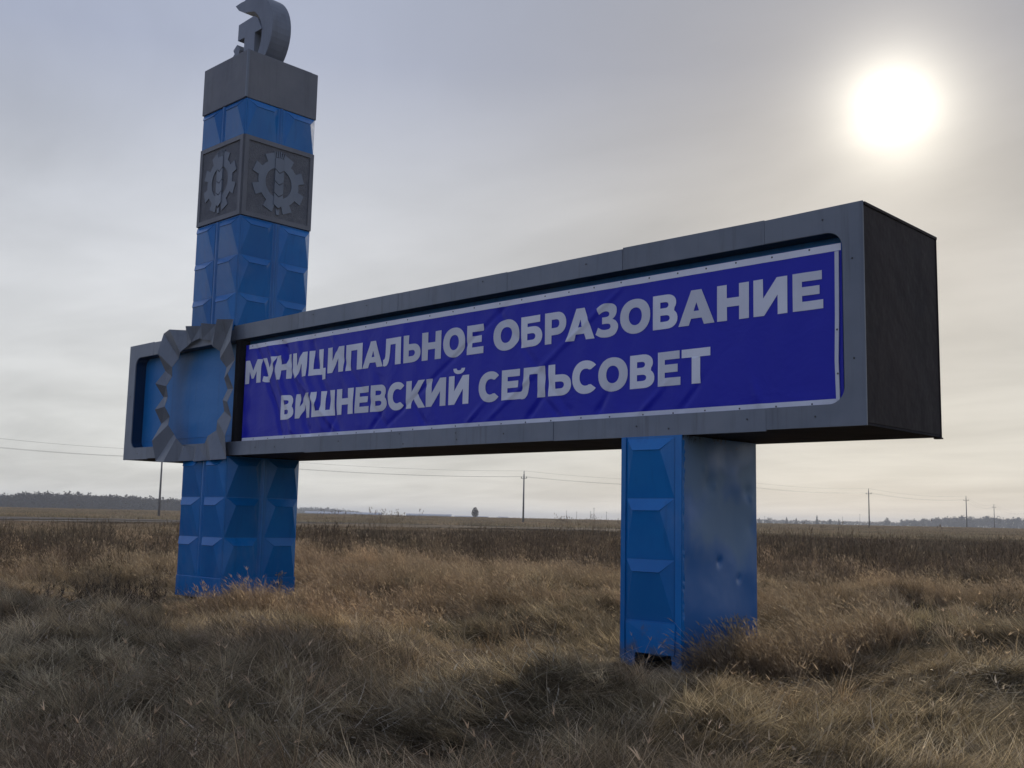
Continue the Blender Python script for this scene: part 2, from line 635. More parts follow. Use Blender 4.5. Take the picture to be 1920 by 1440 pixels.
def panel_mesh(name, w=PW, h=PH):
    w_, h_, d, bv, ins = w * S, h * S, PD * S, PB * S, PI * S
    lip = .014
    v = [(-w_ / 2, 0, 0), (w_ / 2, 0, 0), (w_ / 2, 0, -h_), (-w_ / 2, 0, -h_),
         (-w_ / 2 + ins, -d, -bv), (w_ / 2 - ins, -d, -bv),
         (-w_ / 2 + ins, -d + lip, -bv - .004), (w_ / 2 - ins, -d + lip, -bv - .004)]
    f = [(0, 4, 5, 1), (4, 6, 7, 5), (6, 3, 2, 7), (0, 3, 6, 4), (1, 5, 7, 2)]
    me = mesh(name, v, f)
    me.materials.append(M["blue"])
    return me


PANEL = panel_mesh("panel")
LEGPANEL = panel_mesh("leg_panel", .295)
FACES = [  # rotation, panel centre offsets for the pylon (x, y) outward skin
    (0, [((CX0 + .145), CY0), ((CX1 - .15), CY0)]),
    (math.pi / 2, [(CX1, CY0 + .155), (CX1, CY1 - .15)]),
    (math.pi, [(CX0 + .155, CY1), (CX1 - .155, CY1)]),
    (-math.pi / 2, [(CX0, CY0 + .155), (CX0, CY1 - .155)]),
]
OUT = {0: (0, -1), math.pi / 2: (1, 0), math.pi: (0, 1), -math.pi / 2: (-1, 0)}


def shaft(name, z0, z1, tops, skip=()):
    mb = MB()
    mb.box((CX0, CY0, z0), (CX1, CY1, z1))
    o = link(name, mb.mesh(name, conv=W), M["blue"], stela)
    bevel(o, .012)
    for rot, spots in FACES:
        ox, oy = OUT[rot]
        for (px, py) in spots:
            for zt in tops:
                p = W(px + ox * .0012, py + oy * .0012, zt)
                link("panel", PANEL, None, o, p, rot + math.radians(random.uniform(-.4, .4)))
        # folded rib between the two rows of panels
        hx, hy = (abs(oy), abs(ox))
        cx_, cy_c = (CX0 + CX1) / 2, (CY0 + CY1) / 2
        fx = CX1 if ox > 0 else CX0 if ox < 0 else cx_
        fy = CY1 if oy > 0 else CY0 if oy < 0 else cy_c
        rb = MB()
        a, bq = .016, .010
        top = max(tops) + .002
        bot = min(tops) - PH
        pr = [(-a, 0), (-a * .35, bq), (a * .35, bq), (a, 0)]
        vs = []
        for zz in (bot, top):
            for t, dd in pr:
                vs.append((fx + hx * t + ox * (dd + .0008), fy + hy * t + oy * (dd + .0008), zz))
        rb.add(vs, [(0, 1, 5, 4), (1, 2, 6, 5), (2, 3, 7, 6), (3, 0, 4, 7), (3, 2, 1, 0), (4, 5, 6, 7)])
        link("rib", rb.mesh("rib", conv=W), M["blue"], o)
    return o


lower = shaft("lower_shaft", -1.080, -.004, [-.014, -.319, -.624])
upper = shaft("upper_shaft", 1.004, 1.888, [1.878, 1.573, 1.268])
band = shaft("upper_shaft", 2.545, 2.846, [2.842])
# plain plinth sheet at the foot, with a lap seam
pl = MB()
pl.box((CX0 - .006, CY0 - .006, -1.085), (CX1 + .006, CY1 + .006, -.927))
bevel(link("plinth_sheet", pl.mesh("plinth_sheet", conv=W), M["blue"], stela), .008)

ft = MB()
ft.box((CX0 + .05, CY0 + .05, -1.32), (CX1 - .05, CY1 - .05, -1.078))
link("footing", ft.mesh("footing", conv=W), M["shade_dark"], stela)  # near-black colour paints the shade in the gap under the plinth

# grey cap
mb = MB()
mb.box((CX0 - .012, CY0 - .012, 2.848), (CX1 + .004, CY1 + .010, 3.245))
cap = link("pylon_cap", mb.mesh("pylon_cap", conv=W), M["grey_warm"], stela)
bevel(cap, .012)
mb = MB()
mb.box((CX0 + .03, CY0 + .03, 3.246), (CX1 - .03, CY1 - .03, 3.262))
link("roof_slab", mb.mesh("roof_slab", conv=W), M["grey_warm"], cap)
mb = MB()
mb.box((CX1 - .004, -.0165, 2.85), (CX1 + .0085, .004, 3.243))
link("corner_strip", mb.mesh("corner_strip", conv=W), M["grey"], cap)

# relief band with gear and wheat ear
BZ0, BZ1 = 1.890, 2.543
mb = MB()
mb.box((CX0 - .002, CY0 - .002, BZ0), (CX1 + .002, CY1 + .002, BZ1))
core = link("relief_block", mb.mesh("relief_block", conv=W), M["relief_bg"], stela)


def arc(cx, cz, r, a0, a1, n):
    return [(cx + r * math.cos(math.radians(a0 + (a1 - a0) * i / n)), cz + r * math.sin(math.radians(a0 + (a1 - a0) * i / n))) for i in range(n + 1)]


def gear_outline(R0, R1):
    pts = []
    for k in range(8):
        a = 22.5 + 45 * k
        pts += arc(0, 0, R0, a - 22.5 + .01, a - 12.5, 3)
        for da, rr in ((-10.5, R1), (10.5, R1)):
            pts.append((rr * math.cos(math.radians(a + da)), rr * math.sin(math.radians(a + da))))
        pts += arc(0, 0, R0, a + 12.5, a + 22.3, 2)
    return pts


def place_face(pts3, rot, cx, cy, cz):
    """local (u, outward, z) -> monument space"""
    ox, oy = OUT[rot]
    ux, uy = (-oy, ox)
    return [(cx + u * ux + w * ox, cy + u * uy + w * oy, cz + z) for u, w, z in pts3]


def relief(rot, cx, cy, halfw):
    zc = (BZ0 + BZ1) / 2
    hz = (BZ1 - BZ0) / 2

    def part(name, poly, holes, w0, w1, mat, parent):
        mb = MB()
        mb.prism(poly, -w1, -w0, holes)
        vs = place_face([(x, -y, z) for x, y, z in mb.v], rot, cx, cy, zc)
        mb.v = vs
        return link(name, mb.mesh(name, conv=W), mat, parent)
    fw = .036
    o = [(-halfw, -hz), (halfw, -hz), (halfw, hz), (-halfw, hz)]
    i = [(-halfw + fw, -hz + fw), (halfw - fw, -hz + fw), (halfw - fw, hz - fw), (-halfw + fw, hz - fw)]
    part("relief_frame", o, [i], .0021, .013, M["grey_warm"], core)
    sx = halfw / .33
    go = [(x * sx, z) for x, z in gear_outline(.192, .252)]
    gi = [(x * sx, z) for x, z in arc(0, 0, .125, 0, 354, 30)]
    part("gear", go, [gi], .0021, .009, M["gear"], core)
    # wheat ear: stalk of four chevron segments, awns above, roots below
    hw = .042
    for k in range(4):
        zt = .205 - k * .098
        ztb = zt - .090
        top = [(hw, zt - (.0 if k == 0 else .0)), (0, zt - (.028 if k else -.004)), (-hw, zt)]
        poly = [(-hw, ztb), (0, ztb - .028), (hw, ztb)] + top
        part("wheat_grain", poly, [], .0021, .016, M["gear"], core)
    for k, t in enumerate((-1.0, -.6, -.2, .2, .6, 1.0)):
        u0 = t * hw * .9
        part("awn", [(u0 - .005, .212), (u0 + .005, .212), (u0 * 1.45 + .003, .268 - .012 * abs(t)), (u0 * 1.45 - .003, .268 - .012 * abs(t))], [], .0021, .012, M["gear"], core)
    part("stalk", [(-.018, -.212), (0, -.226), (.018, -.212), (.012, -.262), (-.012, -.262)], [], .0021, .012, M["gear"], core)


relief(0, (CX0 + CX1) / 2, CY0, (CX1 - CX0) / 2 - .003)
relief(math.pi / 2, CX1, (CY0 + CY1) / 2, (CY1 - CY0) / 2 - .001)

# hammer and sickle on the roof
mb = MB()
outer = arc(1.285, 3.545, .362, 105, -150, 34)
inner = arc(1.215, 3.515, .275, -135, 60, 24)
poly = [(1.060, 3.893)] + [(1.150, 3.898)] + outer + [(1.085, 3.455), (1.062, 3.490), (1.118, 3.528), (1.165, 3.470)] + inner[2:] + [(1.215, 3.785), (1.118, 3.834)]
mb.prism(poly, .22, .40)
hs = empty("hammer_and_sickle", W(1.35, .31, 3.26))
hs.parent = stela
hs.matrix_parent_inverse = Matrix.Translation(-stela.location)
emb = link("sickle", mb.mesh("sickle", conv=W), M["emblem"], stela)
mb = MB()
mb.prism([(1.140, 3.552), (1.243, 3.552), (1.243, 3.263), (1.398, 3.263), (1.398, 3.552), (1.50, 3.552), (1.43, 3.665), (1.375, 3.704), (1.142, 3.693)], .212, .392)
ham = link("hammer", mb.mesh("hammer", conv=W), M["emblem"], stela)
bpy.data.objects.remove(hs)

# --- sign beam
L, T = 6.793, .80
OX0, OX1, OZ0, OZ1, CRn = .118, 6.692, .102, .885, .075     # opening in the front frame
mb = MB()
mb.box((.012, .100, .012), (L - .012, T - .01, .988))
beam = link("sign_beam", mb.mesh("sign_beam", conv=W), M["recess"], stela)


def beam_part(name, mb, mat, bev=.004):
    o = link(name, mb.mesh(name, conv=W), mat, beam)
    if bev:
        bevel(o, bev)
    return o


FY0, FY1 = 0.0, .010
ra = lambda cx, cz, a0, a1: arc(cx, cz, CRn, a0, a1, 10)
# left and right end sheets of the front frame, with rounded inner corners
mb = MB()
mb.prism([(0, 0), (.42, 0), (.42, OZ0)] + ra(OX0 + CRn, OZ0 + CRn, 270, 180) + ra(OX0 + CRn, OZ1 - CRn, 180, 90) + [(.42, OZ1), (.42, 1.0), (0, .998)], FY0, FY1)
beam_part("cladding_sheet", mb, M["grey"])
mb = MB()
mb.prism([(L, 0), (L, 1.006), (6.30, 1.0), (6.30, OZ1)] + ra(OX1 - CRn, OZ1 - CRn, 90, 0) + ra(OX1 - CRn, OZ0 + CRn, 0, -90) + [(6.30, OZ0), (6.30, 0)], FY0, FY1)
beam_part("cladding_sheet", mb, M["grey"])
seam_top = [.42, 1.69, 2.52, 3.62, 4.60, 5.45, 6.30]
seam_bot = [.42, 1.69, 2.66, 3.70, 4.98, 6.30]
for seams, za, zb in ((seam_top, OZ1, 1.0), (seam_bot, 0.0, OZ0)):
    for i in range(len(seams) - 1):
        j = random.uniform(-.007, .007)
        k = random.uniform(-.0016, .0016)
        mb = MB()
        a, b_ = seams[i] + .0009, seams[i + 1] - .0009
        if za > .5:
            mb.prism([(a, za), (b_, za), (b_, zb + j), (a, zb + j + random.uniform(-.003, .003))], FY0 + k, FY1)
        else:
            mb.prism([(a, za + j), (b_, za + j), (b_, zb), (a, zb)], FY0 + k, FY1)
        beam_part("cladding_sheet", mb, M["grey"])
# reveals of the opening
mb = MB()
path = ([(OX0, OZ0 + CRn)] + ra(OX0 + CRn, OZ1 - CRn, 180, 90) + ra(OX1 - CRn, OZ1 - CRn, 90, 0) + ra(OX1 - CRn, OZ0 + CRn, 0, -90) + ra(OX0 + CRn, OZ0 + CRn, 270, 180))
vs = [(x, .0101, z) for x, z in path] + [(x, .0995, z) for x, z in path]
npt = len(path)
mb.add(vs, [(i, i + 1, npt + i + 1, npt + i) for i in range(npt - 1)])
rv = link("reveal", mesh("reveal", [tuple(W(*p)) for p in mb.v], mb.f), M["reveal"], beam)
# outer skins: top, underside, ends
mb = MB()
mb.box((0.002, .0102, .9885), (L - .002, T, .9985))
beam_part("top_sheet", mb, M["grey"])
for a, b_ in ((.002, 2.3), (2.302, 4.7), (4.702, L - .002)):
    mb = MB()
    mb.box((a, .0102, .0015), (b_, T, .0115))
    beam_part("underside_sheet", mb, M["shade_dark"])
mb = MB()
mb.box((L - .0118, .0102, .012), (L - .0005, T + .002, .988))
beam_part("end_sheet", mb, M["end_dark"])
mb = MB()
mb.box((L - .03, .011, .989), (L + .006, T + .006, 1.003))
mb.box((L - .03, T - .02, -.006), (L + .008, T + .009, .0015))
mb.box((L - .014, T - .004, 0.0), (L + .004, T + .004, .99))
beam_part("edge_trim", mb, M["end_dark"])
mb = MB()
mb.box((.0005, .0102, .012), (.0118, T, .988))
beam_part("end_sheet", mb, M["grey"])
mb = MB()
mb.box((0.012, T - .0098, .012), (L - .012, T, .988))
beam_part("back_sheet", mb, M["grey"])
# lap seam of the blue panel in the recess
mb = MB()
mb.box((.13, .0955, .165), (1.80, .0999, .168))
beam_part("panel_seam", mb, M["recess"], 0)
mb = MB()
mb.box((1.70, .0102, .05), (1.755, .0990, .94))
beam_part("gap_shade_strip", mb, M["shade_dark"], 0)  # added black strip, painted shade for the gap left of the banner
# small rivets on the cladding
rv_me = MB()
rv_me.tube([(0, 0, 0), (0, -.004, 0)], [.011, .007], 8)
RIVET = rv_me.mesh("rivet")
RIVET.materials.append(M["screw"])
for x, z in [(2.05, .05), (2.3, .045), (3.05, .06), (3.68, .085), (3.72, .02), (4.2, .07), (4.21, .03), (4.6, .05), (5.55, .05), (5.75, .03), (6.2, .055), (6.55, .05), (6.74, .3),
             (6.74, .75), (6.6, .95), (5.2, .955), (4.4, .97), (3.3, .96), (2.7, .97), (.06, .55), (.25, .05)]:
    link("rivet", RIVET, None, beam, W(x, -.0022, z))

# --- pleated rosette with the open round centre
RC = (1.205, .505)
vs, fs = [], []
NP = 32
for k in range(NP):
    a = 2 * math.pi * k / NP
    ridge = k % 2 == 1
    c_, s_ = math.cos(a), math.sin(a)
    half = .535 if k % 2 == 0 else .545
    ro = half / max(abs(c_), abs(s_))
    j = random.uniform(-.012, .012)
    ro *= 1 + j * .6
    ri = .455 * (1 + random.uniform(-.018, .018)) - (.012 if ridge else 0)
    if ro < ri + .085:
        ro = ri + .085
    yo = -.082 + random.uniform(-.010, .010) if ridge else -.018 + random.uniform(-.008, .006)
    if k % 8 == 4:
        yo = -.050
    yi = -.046 + random.uniform(-.006, .006) if ridge else -.020 + random.uniform(-.005, .005)
    vs.append((RC[0] + ro * c_, yo, RC[1] + ro * s_ * 1.0))
    vs.append((RC[0] + ri * c_, yi, RC[1] + ri * s_ * .965))
for k in range(NP):
    k2 = (k + 1) % NP
    a, b_, c_, d_ = 2 * k, 2 * k + 1, 2 * k2 + 1, 2 * k2
    if k % 2:
        fs += [(a, b_, d_), (b_, c_, d_)]
    else:
        fs += [(a, b_, c_), (a, c_, d_)]
ros = link("rosette", mesh("rosette", [tuple(W(*p)) for p in vs], fs), M["grey"], stela)
sd = ros.modifiers.new("thickness", "SOLIDIFY")
sd.thickness = .006
sd.offset = 0

# --- short support leg
LX0, LX1, LY1 = 5.462, 5.832, .690
leg = empty("support_leg", W((LX0 + LX1) / 2, LY1 / 2, -Z0))
leg.parent = stela
leg.matrix_parent_inverse = Matrix.Translation(-stela.location)


def legpart(name, me, mat, rotz=0, loc=(0, 0, 0)):
    o = link(name, me, mat, stela, loc, rotz)
    return o


bpy.data.objects.remove(leg)
mb = MB()
hole = [(5.548, -1.20), (5.545, -1.12), (5.55, -1.083), (5.60, -1.076), (5.65, -1.086), (5.71, -1.090), (5.765, -1.081), (5.772, -1.11), (5.77, -1.20)]
mb.prism([(LX0, -1.2)] + hole + [(LX1, -1.2), (LX1, -.004), (LX0, -.004)], 0.0, .006)
legf = legpart("leg_front_sheet", mb.mesh("leg_front_sheet", conv=W), M["blue"])
for zt in (-.016, -.319, -.622):
    link("panel", LEGPANEL, None, legf, W(5.640, -.0012, zt))
mb = MB()
mb.prism([(5.50, -1.083), (5.795, -1.078), (5.80, -.927), (5.496, -.930)], -.012, -.0005, [])
vs_ = []
for x, y, z in mb.v:
    if y < -.006:
        y += .010 * math.sin(x * 31) * (1 if z < -1.0 else .2)
    vs_.append((x, y, z))
mb.v = vs_
link("bent_skirt", mb.mesh("bent_skirt", conv=W), M["blue"], legf)
# left flange strip
mb = MB()
mb.box((LX0 - .002, -.008, -1.12), (LX0 + .026, -.0004, -.006))
link("corner_strip", mb.mesh("corner_strip", conv=W), M["blue"], legf)
mb = MB()
mb.box((LX1 - .036, -.007, -1.19), (LX1 + .001, -.0004, -.006))
link("corner_strip", mb.mesh("corner_strip", conv=W), M["blue"], legf)


def dent(y, z):
    w = 0
    for cy_d, cz_d, r_, d_ in ((.24, -.235, .05, .014), (.60, -.27, .045, .013), (.33, -.63, .022, .012), (.19, -.16, .018, -.008), (.52, -.72, .02, .009), (.29, -.25, .016, -.010), (.63, -.30, .016, -.009), (.40, -.12, .10, .006), (.15, -.5, .14, -.006),
                               (.5, -.55, .16, .007), (.36, -.86, .2, -.006), (.64, -.45, .07, .007), (.3, -.34, .12, -.006), (.47, -.22, .09, -.007)):
        w += d_ * math.exp(-((y - cy_d) ** 2 + (z - cz_d) ** 2) / (2 * (r_ * .6) ** 2))
    w += .003 * math.sin(y * 9 + z * 4) + .002 * math.sin(z * 17 + y * 5)
    return -w


vs, fs = [], []
ny, nz = 56, 92
for i in range(ny + 1):
    for k in range(nz + 1):
        y, z = LY1 * i / ny, -1.20 + 1.196 * k / nz
        e = min(1, min(i, ny - i) / 4)
        vs.append(tuple(W(LX1 + .002 + dent(y, z) * e, y, z)))
for i in range(ny):
    for k in range(nz):
        a = i * (nz + 1) + k
        fs.append((a, a + nz + 1, a + nz + 2, a + 1))
side = legpart("leg_side_sheet", mesh("leg_side_sheet", vs, fs, True), M["faded"])
# ragged nailed seam at the corner of the two sheets
vs, fs = [], []
nseg = 60
for i in range(nseg + 1):
    z = -.03 - 1.12 * i / nseg
    wj = .006 + .012 * random.random() ** 2
    vs += [(LX1 + .003, -.006, z), (LX1 + .005 + .003 * random.random(), wj, z)]
for i in range(nseg):
    fs.append((2 * i, 2 * i + 2, 2 * i + 3, 2 * i + 1))
link("ragged_seam", mesh("ragged_seam", [tuple(W(*p)) for p in vs], fs), M["blue"], side)
mb = MB()
mb.box((LX0 + .006, LY1 - .008, -1.2), (LX1 - .001, LY1, -.004))
legpart("leg_back_sheet", mb.mesh("leg_back_sheet", conv=W), M["blue"])
mb = MB()
mb.box((LX0, .0062, -1.2), (LX0 + .005, LY1, -.004))
legpart("leg_side_sheet", mb.mesh("leg_side_sheet", conv=W), M["blue"])

# ------------------------------------------------------------------ banner
GX = .0125
BX0, BNZ0, BY = 1.812, .100, .030
BX1, BNZ1 = BX0 + 389 * GX, BNZ0 + 59 * GX


def wrinkle(x, z):
    """depth of the vinyl in modules, positive = away from the viewer"""
    x = np.asarray(x, float)
    z = np.asarray(z, float)
    edge = np.clip(np.minimum.reduce([(z - BNZ0) / .06, (BNZ1 - z) / .06, (x - BX0) / .03 + .2, (BX1 - x) / .05]), 0, 1)
    w = .0028 * (vnoise(x * 2.2 + 3, z * 1.3, 11) - .5) * 2
    # soft vertical ripples between the screws
    w = w + .0016 * np.sin(x * 31 + 2 * np.sin(z * 5)) * (.4 + vnoise(x * 1.7, 0 * x, 12))
    # diagonal slack folds, strong at the left end
    amp = np.exp(-(x - BX0) / .75)
    s = (x - BX0) * 1.0 + (z - .84) * .55
    for s0, wd, d in ((.14, .020, .028), (.30, .030, -.024), (.47, .028, .027), (.63, .035, -.020), (.80, .03, .017), (1.05, .04, -.013), (1.4, .035, .008), (1.8, .03, -.007)):
        w = w + d * (.35 + .9 * amp) * np.exp(-((s - s0 + .05 * (vnoise(z * 6, x * 2, 13) - .5)) / wd) ** 2) * (.5 + .8 * vnoise(x * 4, z * 4, 14))
    # creases along the lower hem and towards the top
    for x0, k, d in ((3.35, .9, .007), (3.9, -.8, .006), (4.25, 1.2, -.006), (4.75, .9, .008), (5.0, -1.0, .006), (5.25, .7, .007), (5.55, 1.1, -.007), (5.8, .9, .006), (6.25, -.3, -.007), (2.9, .5, .006)):
        q = (x - x0) - k * (z - .12)
        w = w + 1.7 * d * np.exp(-(q / .020) ** 2) * np.exp(-((z - .12) / .13) ** 2)
    for x0, k, d in ((4.0, 1.6, .004), (4.9, 1.5, -.004), (3.2, -1.0, .004), (2.6, -1.2, -.006), (4.8, -.9, .0035)):
        q = (x - x0) - k * (z - .45)
        w = w + 1.6 * d * np.exp(-(q / .026) ** 2)
    return w * edge


ban = empty("banner", W((BX0 + BX1) / 2, BY, BNZ0))
tag(ban, "blue vinyl banner with two lines of white Cyrillic capitals screwed into the sign beam", "banner")


def sheet(name, x0, x1, z0, z1, mat, off):
    nx, nz = max(1, round((x1 - x0) / GX)), max(1, round((z1 - z0) / GX))
    xs, zs = np.meshgrid(np.linspace(x0, x1, nx + 1), np.linspace(z0, z1, nz + 1), indexing="ij")
    ys = BY + wrinkle(xs, zs) - off
    vs = [tuple(W(a, b, c)) for a, b, c in zip(xs.ravel(), ys.ravel(), zs.ravel())]
    fs = []
    for i in range(nx):
        for k in range(nz):
            a = i * (nz + 1) + k
            fs.append((a, a + nz + 1, a + nz + 2, a + 1))
    return link(name, mesh(name, vs, fs, True), mat, ban)


sheet("vinyl_sheet", BX0, BX1, BNZ0, BNZ1, M["vinyl"], 0)
sheet("hem", BX0 + .045, BX1 - .002, BNZ1 - .034, BNZ1 - .001, M["white_vinyl"], .0016)
sheet("hem", BX0 + .005, BX1 - .002, BNZ0 + .001, BNZ0 + .028, M["white_vinyl"], .0016)
mb = MB()
bt = [(6.640, .118), (6.658, .118), (6.654, .30), (6.660, .50), (6.664, .80), (6.644, .80), (6.641, .5), (6.636, .30)]
mb.prism(bt, BY - .007, BY - .0018)
link("side_batten", mb.mesh("side_batten", conv=W), M["white_vinyl"], ban)
for zz, ph in ((BNZ1 - .012, .0), (BNZ0 + .013, .07)):
    x = BX0 + .09 + ph
    while x < BX1 - .06:
        link("screw", RIVET, None, ban, W(x, BY - .0018, zz + random.uniform(-.003, .003)))
        x += .195 + random.uniform(-.025, .025)
for zz in (.24, .44):
    link("screw", RIVET, None, ban, W(6.65, BY - .0072, zz))


# lettering: outlines drawn on a unit cap height and unit width
def cr(pts, closed=False, n=5):
    """Catmull-Rom through the points"""
    o = []
    P_ = [pts[0]] + list(pts) + [pts[-1]]
    for i in range(1, len(P_) - 2):
        p0, p1, p2, p3 = P_[i - 1], P_[i], P_[i + 1], P_[i + 2]
        for k in range(n):
            t = k / n
            o.append(tuple(.5 * (2 * p1[j] + (p2[j] - p0[j]) * t + (2 * p0[j] - 5 * p1[j] + 4 * p2[j] - p3[j]) * t * t
                                 + (3 * p1[j] - p0[j] - 3 * p2[j] + p3[j]) * t ** 3) for j in (0, 1)))
    o.append(tuple(pts[-1]))
    return o


def ell(cx, cz, rx, rz, a0, a1, n=16, p=2.15):
    o = []
    for i in range(n + 1):
        a = math.radians(a0 + (a1 - a0) * i / n)
        c_, s_ = math.cos(a), math.sin(a)
        o.append((cx + rx * math.copysign(abs(c_) ** (2 / p), c_), cz + rz * math.copysign(abs(s_) ** (2 / p), s_)))
    return o


I_ = [(0, 0), (0, 1), (.29, 1), (.29, .47), (.69, 1), (1, 1), (1, 0), (.71, 0), (.71, .53), (.31, 0)]
BREVE = ell(.5, 1.255, .29, .20, 180, 360, 12) + [(.62, 1.255)] + ell(.5, 1.255, .12, .075, 0, -180, 8) + [(.21, 1.255)]
GL = {
    "М": ([(0, 0), (0, 1), (.24, 1), (.50, .55), (.76, 1), (1, 1), (1, 0), (.74, 0), (.74, .50), (.57, .20), (.43, .20), (.26, .51), (.26, 0)], []),
    "У": ([(0, 1), (.32, 1), (.53, .57), (.71, 1), (1, 1)] + cr([(.66, .20), (.58, .06), (.45, -.015), (.28, -.02), (.09, .04)]) + cr([(.16, .25), (.26, .22), (.33, .245), (.37, .30)]), []),
    "Н": ([(0, 0), (0, 1), (.31, 1), (.31, .625), (.69, .625), (.69, 1), (1, 1), (1, 0), (.69, 0), (.69, .38), (.31, .38), (.31, 0)], []),
    "И": (I_, []),
    "Й": (I_, []),
    "Ц": ([(0, 0), (0, 1), (.27, 1), (.27, .24), (.58, .24), (.58, 1), (.85, 1), (.85, .24), (1, .24), (1, -.20), (.75, -.20), (.75, 0)], []),
    "П": ([(0, 0), (0, 1), (1, 1), (1, 0), (.69, 0), (.69, .76), (.31, .76), (.31, 0)], []),
    "А": ([(0, 0), (.36, 1), (.64, 1), (1, 0), (.71, 0), (.645, .19), (.355, .19), (.29, 0)], [[(.425, .40), (.575, .40), (.5, .645)]]),
    "Л": ([(.0, .0)] + [(.0, .23)] + cr([(.07, .245), (.115, .34), (.13, .55), (.14, 1)], n=4) + [(1, 1), (1, 0), (.70, 0), (.70, .765), (.395, .765)] + cr([(.385, .48), (.33, .16), (.22, .01), (.08, -.02)], n=4), []),
    "Ь": ([(0, 0), (0, 1), (.31, 1), (.31, .67)] + ell(.58, .335, .42, .335, 90, -90, 16), [[(.31, .225), (.31, .445)] + ell(.54, .335, .15, .11, 90, -90, 8)]),
    "Б": ([(0, 0), (0, 1), (.90, 1), (.90, .77), (.30, .77), (.30, .655)] + ell(.58, .3275, .42, .3275, 90, -90, 16), [[(.30, .22), (.30, .435)] + ell(.54, .3275, .15, .1075, 90, -90, 8)]),
    "В": ([(0, 0), (0, 1)] + ell(.55, .745, .39, .255, 90, -35, 12) + ell(.58, .285, .42, .285, 50, -90, 12), [[(.30, .61), (.30, .785)] + ell(.50, .6975, .13, .0875, 90, -90, 7), [(.30, .215), (.30, .40)] + ell(.53, .3075, .15, .0925, 90, -90, 7)]),
    "Р": ([(0, 0), (0, 1)] + ell(.56, .635, .44, .365, 90, -90, 16) + [(.31, .27), (.31, 0)], [[(.31, .50), (.31, .77)] + ell(.53, .635, .15, .135, 90, -90, 8)]),
    "О": (ell(.5, .5, .5, .52, 0, 354, 40), [ell(.5, .5, .215, .265, 0, 350, 30)]),
    "С": (ell(.53, .5, .53, .52, 42, 318, 34) + [(.74, .27)] + ell(.54, .5, .235, .265, 300, 60, 20) + [(.74, .73)], []),
    "З": (cr([(.06, .90), (.24, .99), (.46, 1.02), (.74, .985), (.90, .87), (.91, .70), (.83, .58), (.73, .525)]) + cr([(.88, .46), (.98, .34), (.98, .20), (.86, .05), (.66, -.01), (.44, -.02), (.20, .01), (0, .10)])
          + cr([(.11, .31), (.27, .235), (.45, .215), (.60, .235), (.655, .30), (.61, .375), (.48, .40), (.28, .40)]) + cr([(.28, .605), (.44, .605), (.555, .63), (.59, .70), (.53, .765), (.41, .785), (.28, .76), (.15, .70)]), []),
    "Е": ([(0, 0), (0, 1), (.96, 1), (.96, .765), (.31, .765), (.31, .62), (.88, .62), (.88, .39), (.31, .39), (.31, .235), (1, .235), (1, 0)], []),
    "К": ([(0, 0), (0, 1), (.29, 1), (.29, .60), (.62, 1), (.96, 1), (.57, .53), (1, 0), (.64, 0), (.38, .34), (.29, .25), (.29, 0)], []),
    "Ш": ([(0, 0), (0, 1), (.205, 1), (.205, .24), (.3975, .24), (.3975, 1), (.6025, 1), (.6025, .24), (.795, .24), (.795, 1), (1, 1), (1, 0)], []),
    "Т": ([(.35, 0), (.35, .76), (0, .76), (0, 1), (1, 1), (1, .76), (.65, .76), (.65, 0)], []),
}
ROW1 = [("М", 1.824, 2.030), ("У", 2.034, 2.240), ("Н", 2.240, 2.415), ("И", 2.436, 2.612), ("Ц", 2.635, 2.832), ("И", 2.853, 3.036), ("П", 3.058, 3.236), ("А", 3.240, 3.452), ("Л", 3.456, 3.635), ("Ь", 3.660, 3.826), ("Н", 3.838, 4.016), ("О", 4.034, 4.230), ("Е", 4.246, 4.390),
        ("О", 4.470, 4.680), ("Б", 4.694, 4.860), ("Р", 4.880, 5.040), ("А", 5.037, 5.242), ("З", 5.248, 5.404), ("О", 5.416, 5.613), ("В", 5.630, 5.784), ("А", 5.790, 6.004), ("Н", 6.019, 6.197), ("И", 6.222, 6.402), ("Е", 6.430, 6.583)]
ROW2 = [("В", 2.313, 2.472), ("И", 2.493, 2.665), ("Ш", 2.690, 2.952), ("Н", 2.975, 3.160), ("Е", 3.180, 3.326), ("В", 3.342, 3.506), ("С", 3.518, 3.690), ("К", 3.700, 3.884), ("И", 3.890, 4.070), ("Й", 4.096, 4.272),
        ("С", 4.359, 4.538), ("Е", 4.550, 4.698), ("Л", 4.697, 4.886), ("Ь", 4.912, 5.078), ("С", 5.086, 5.265), ("О", 5.269, 5.467), ("В", 5.482, 5.640), ("Е", 5.662, 5.803), ("Т", 5.810, 5.980)]


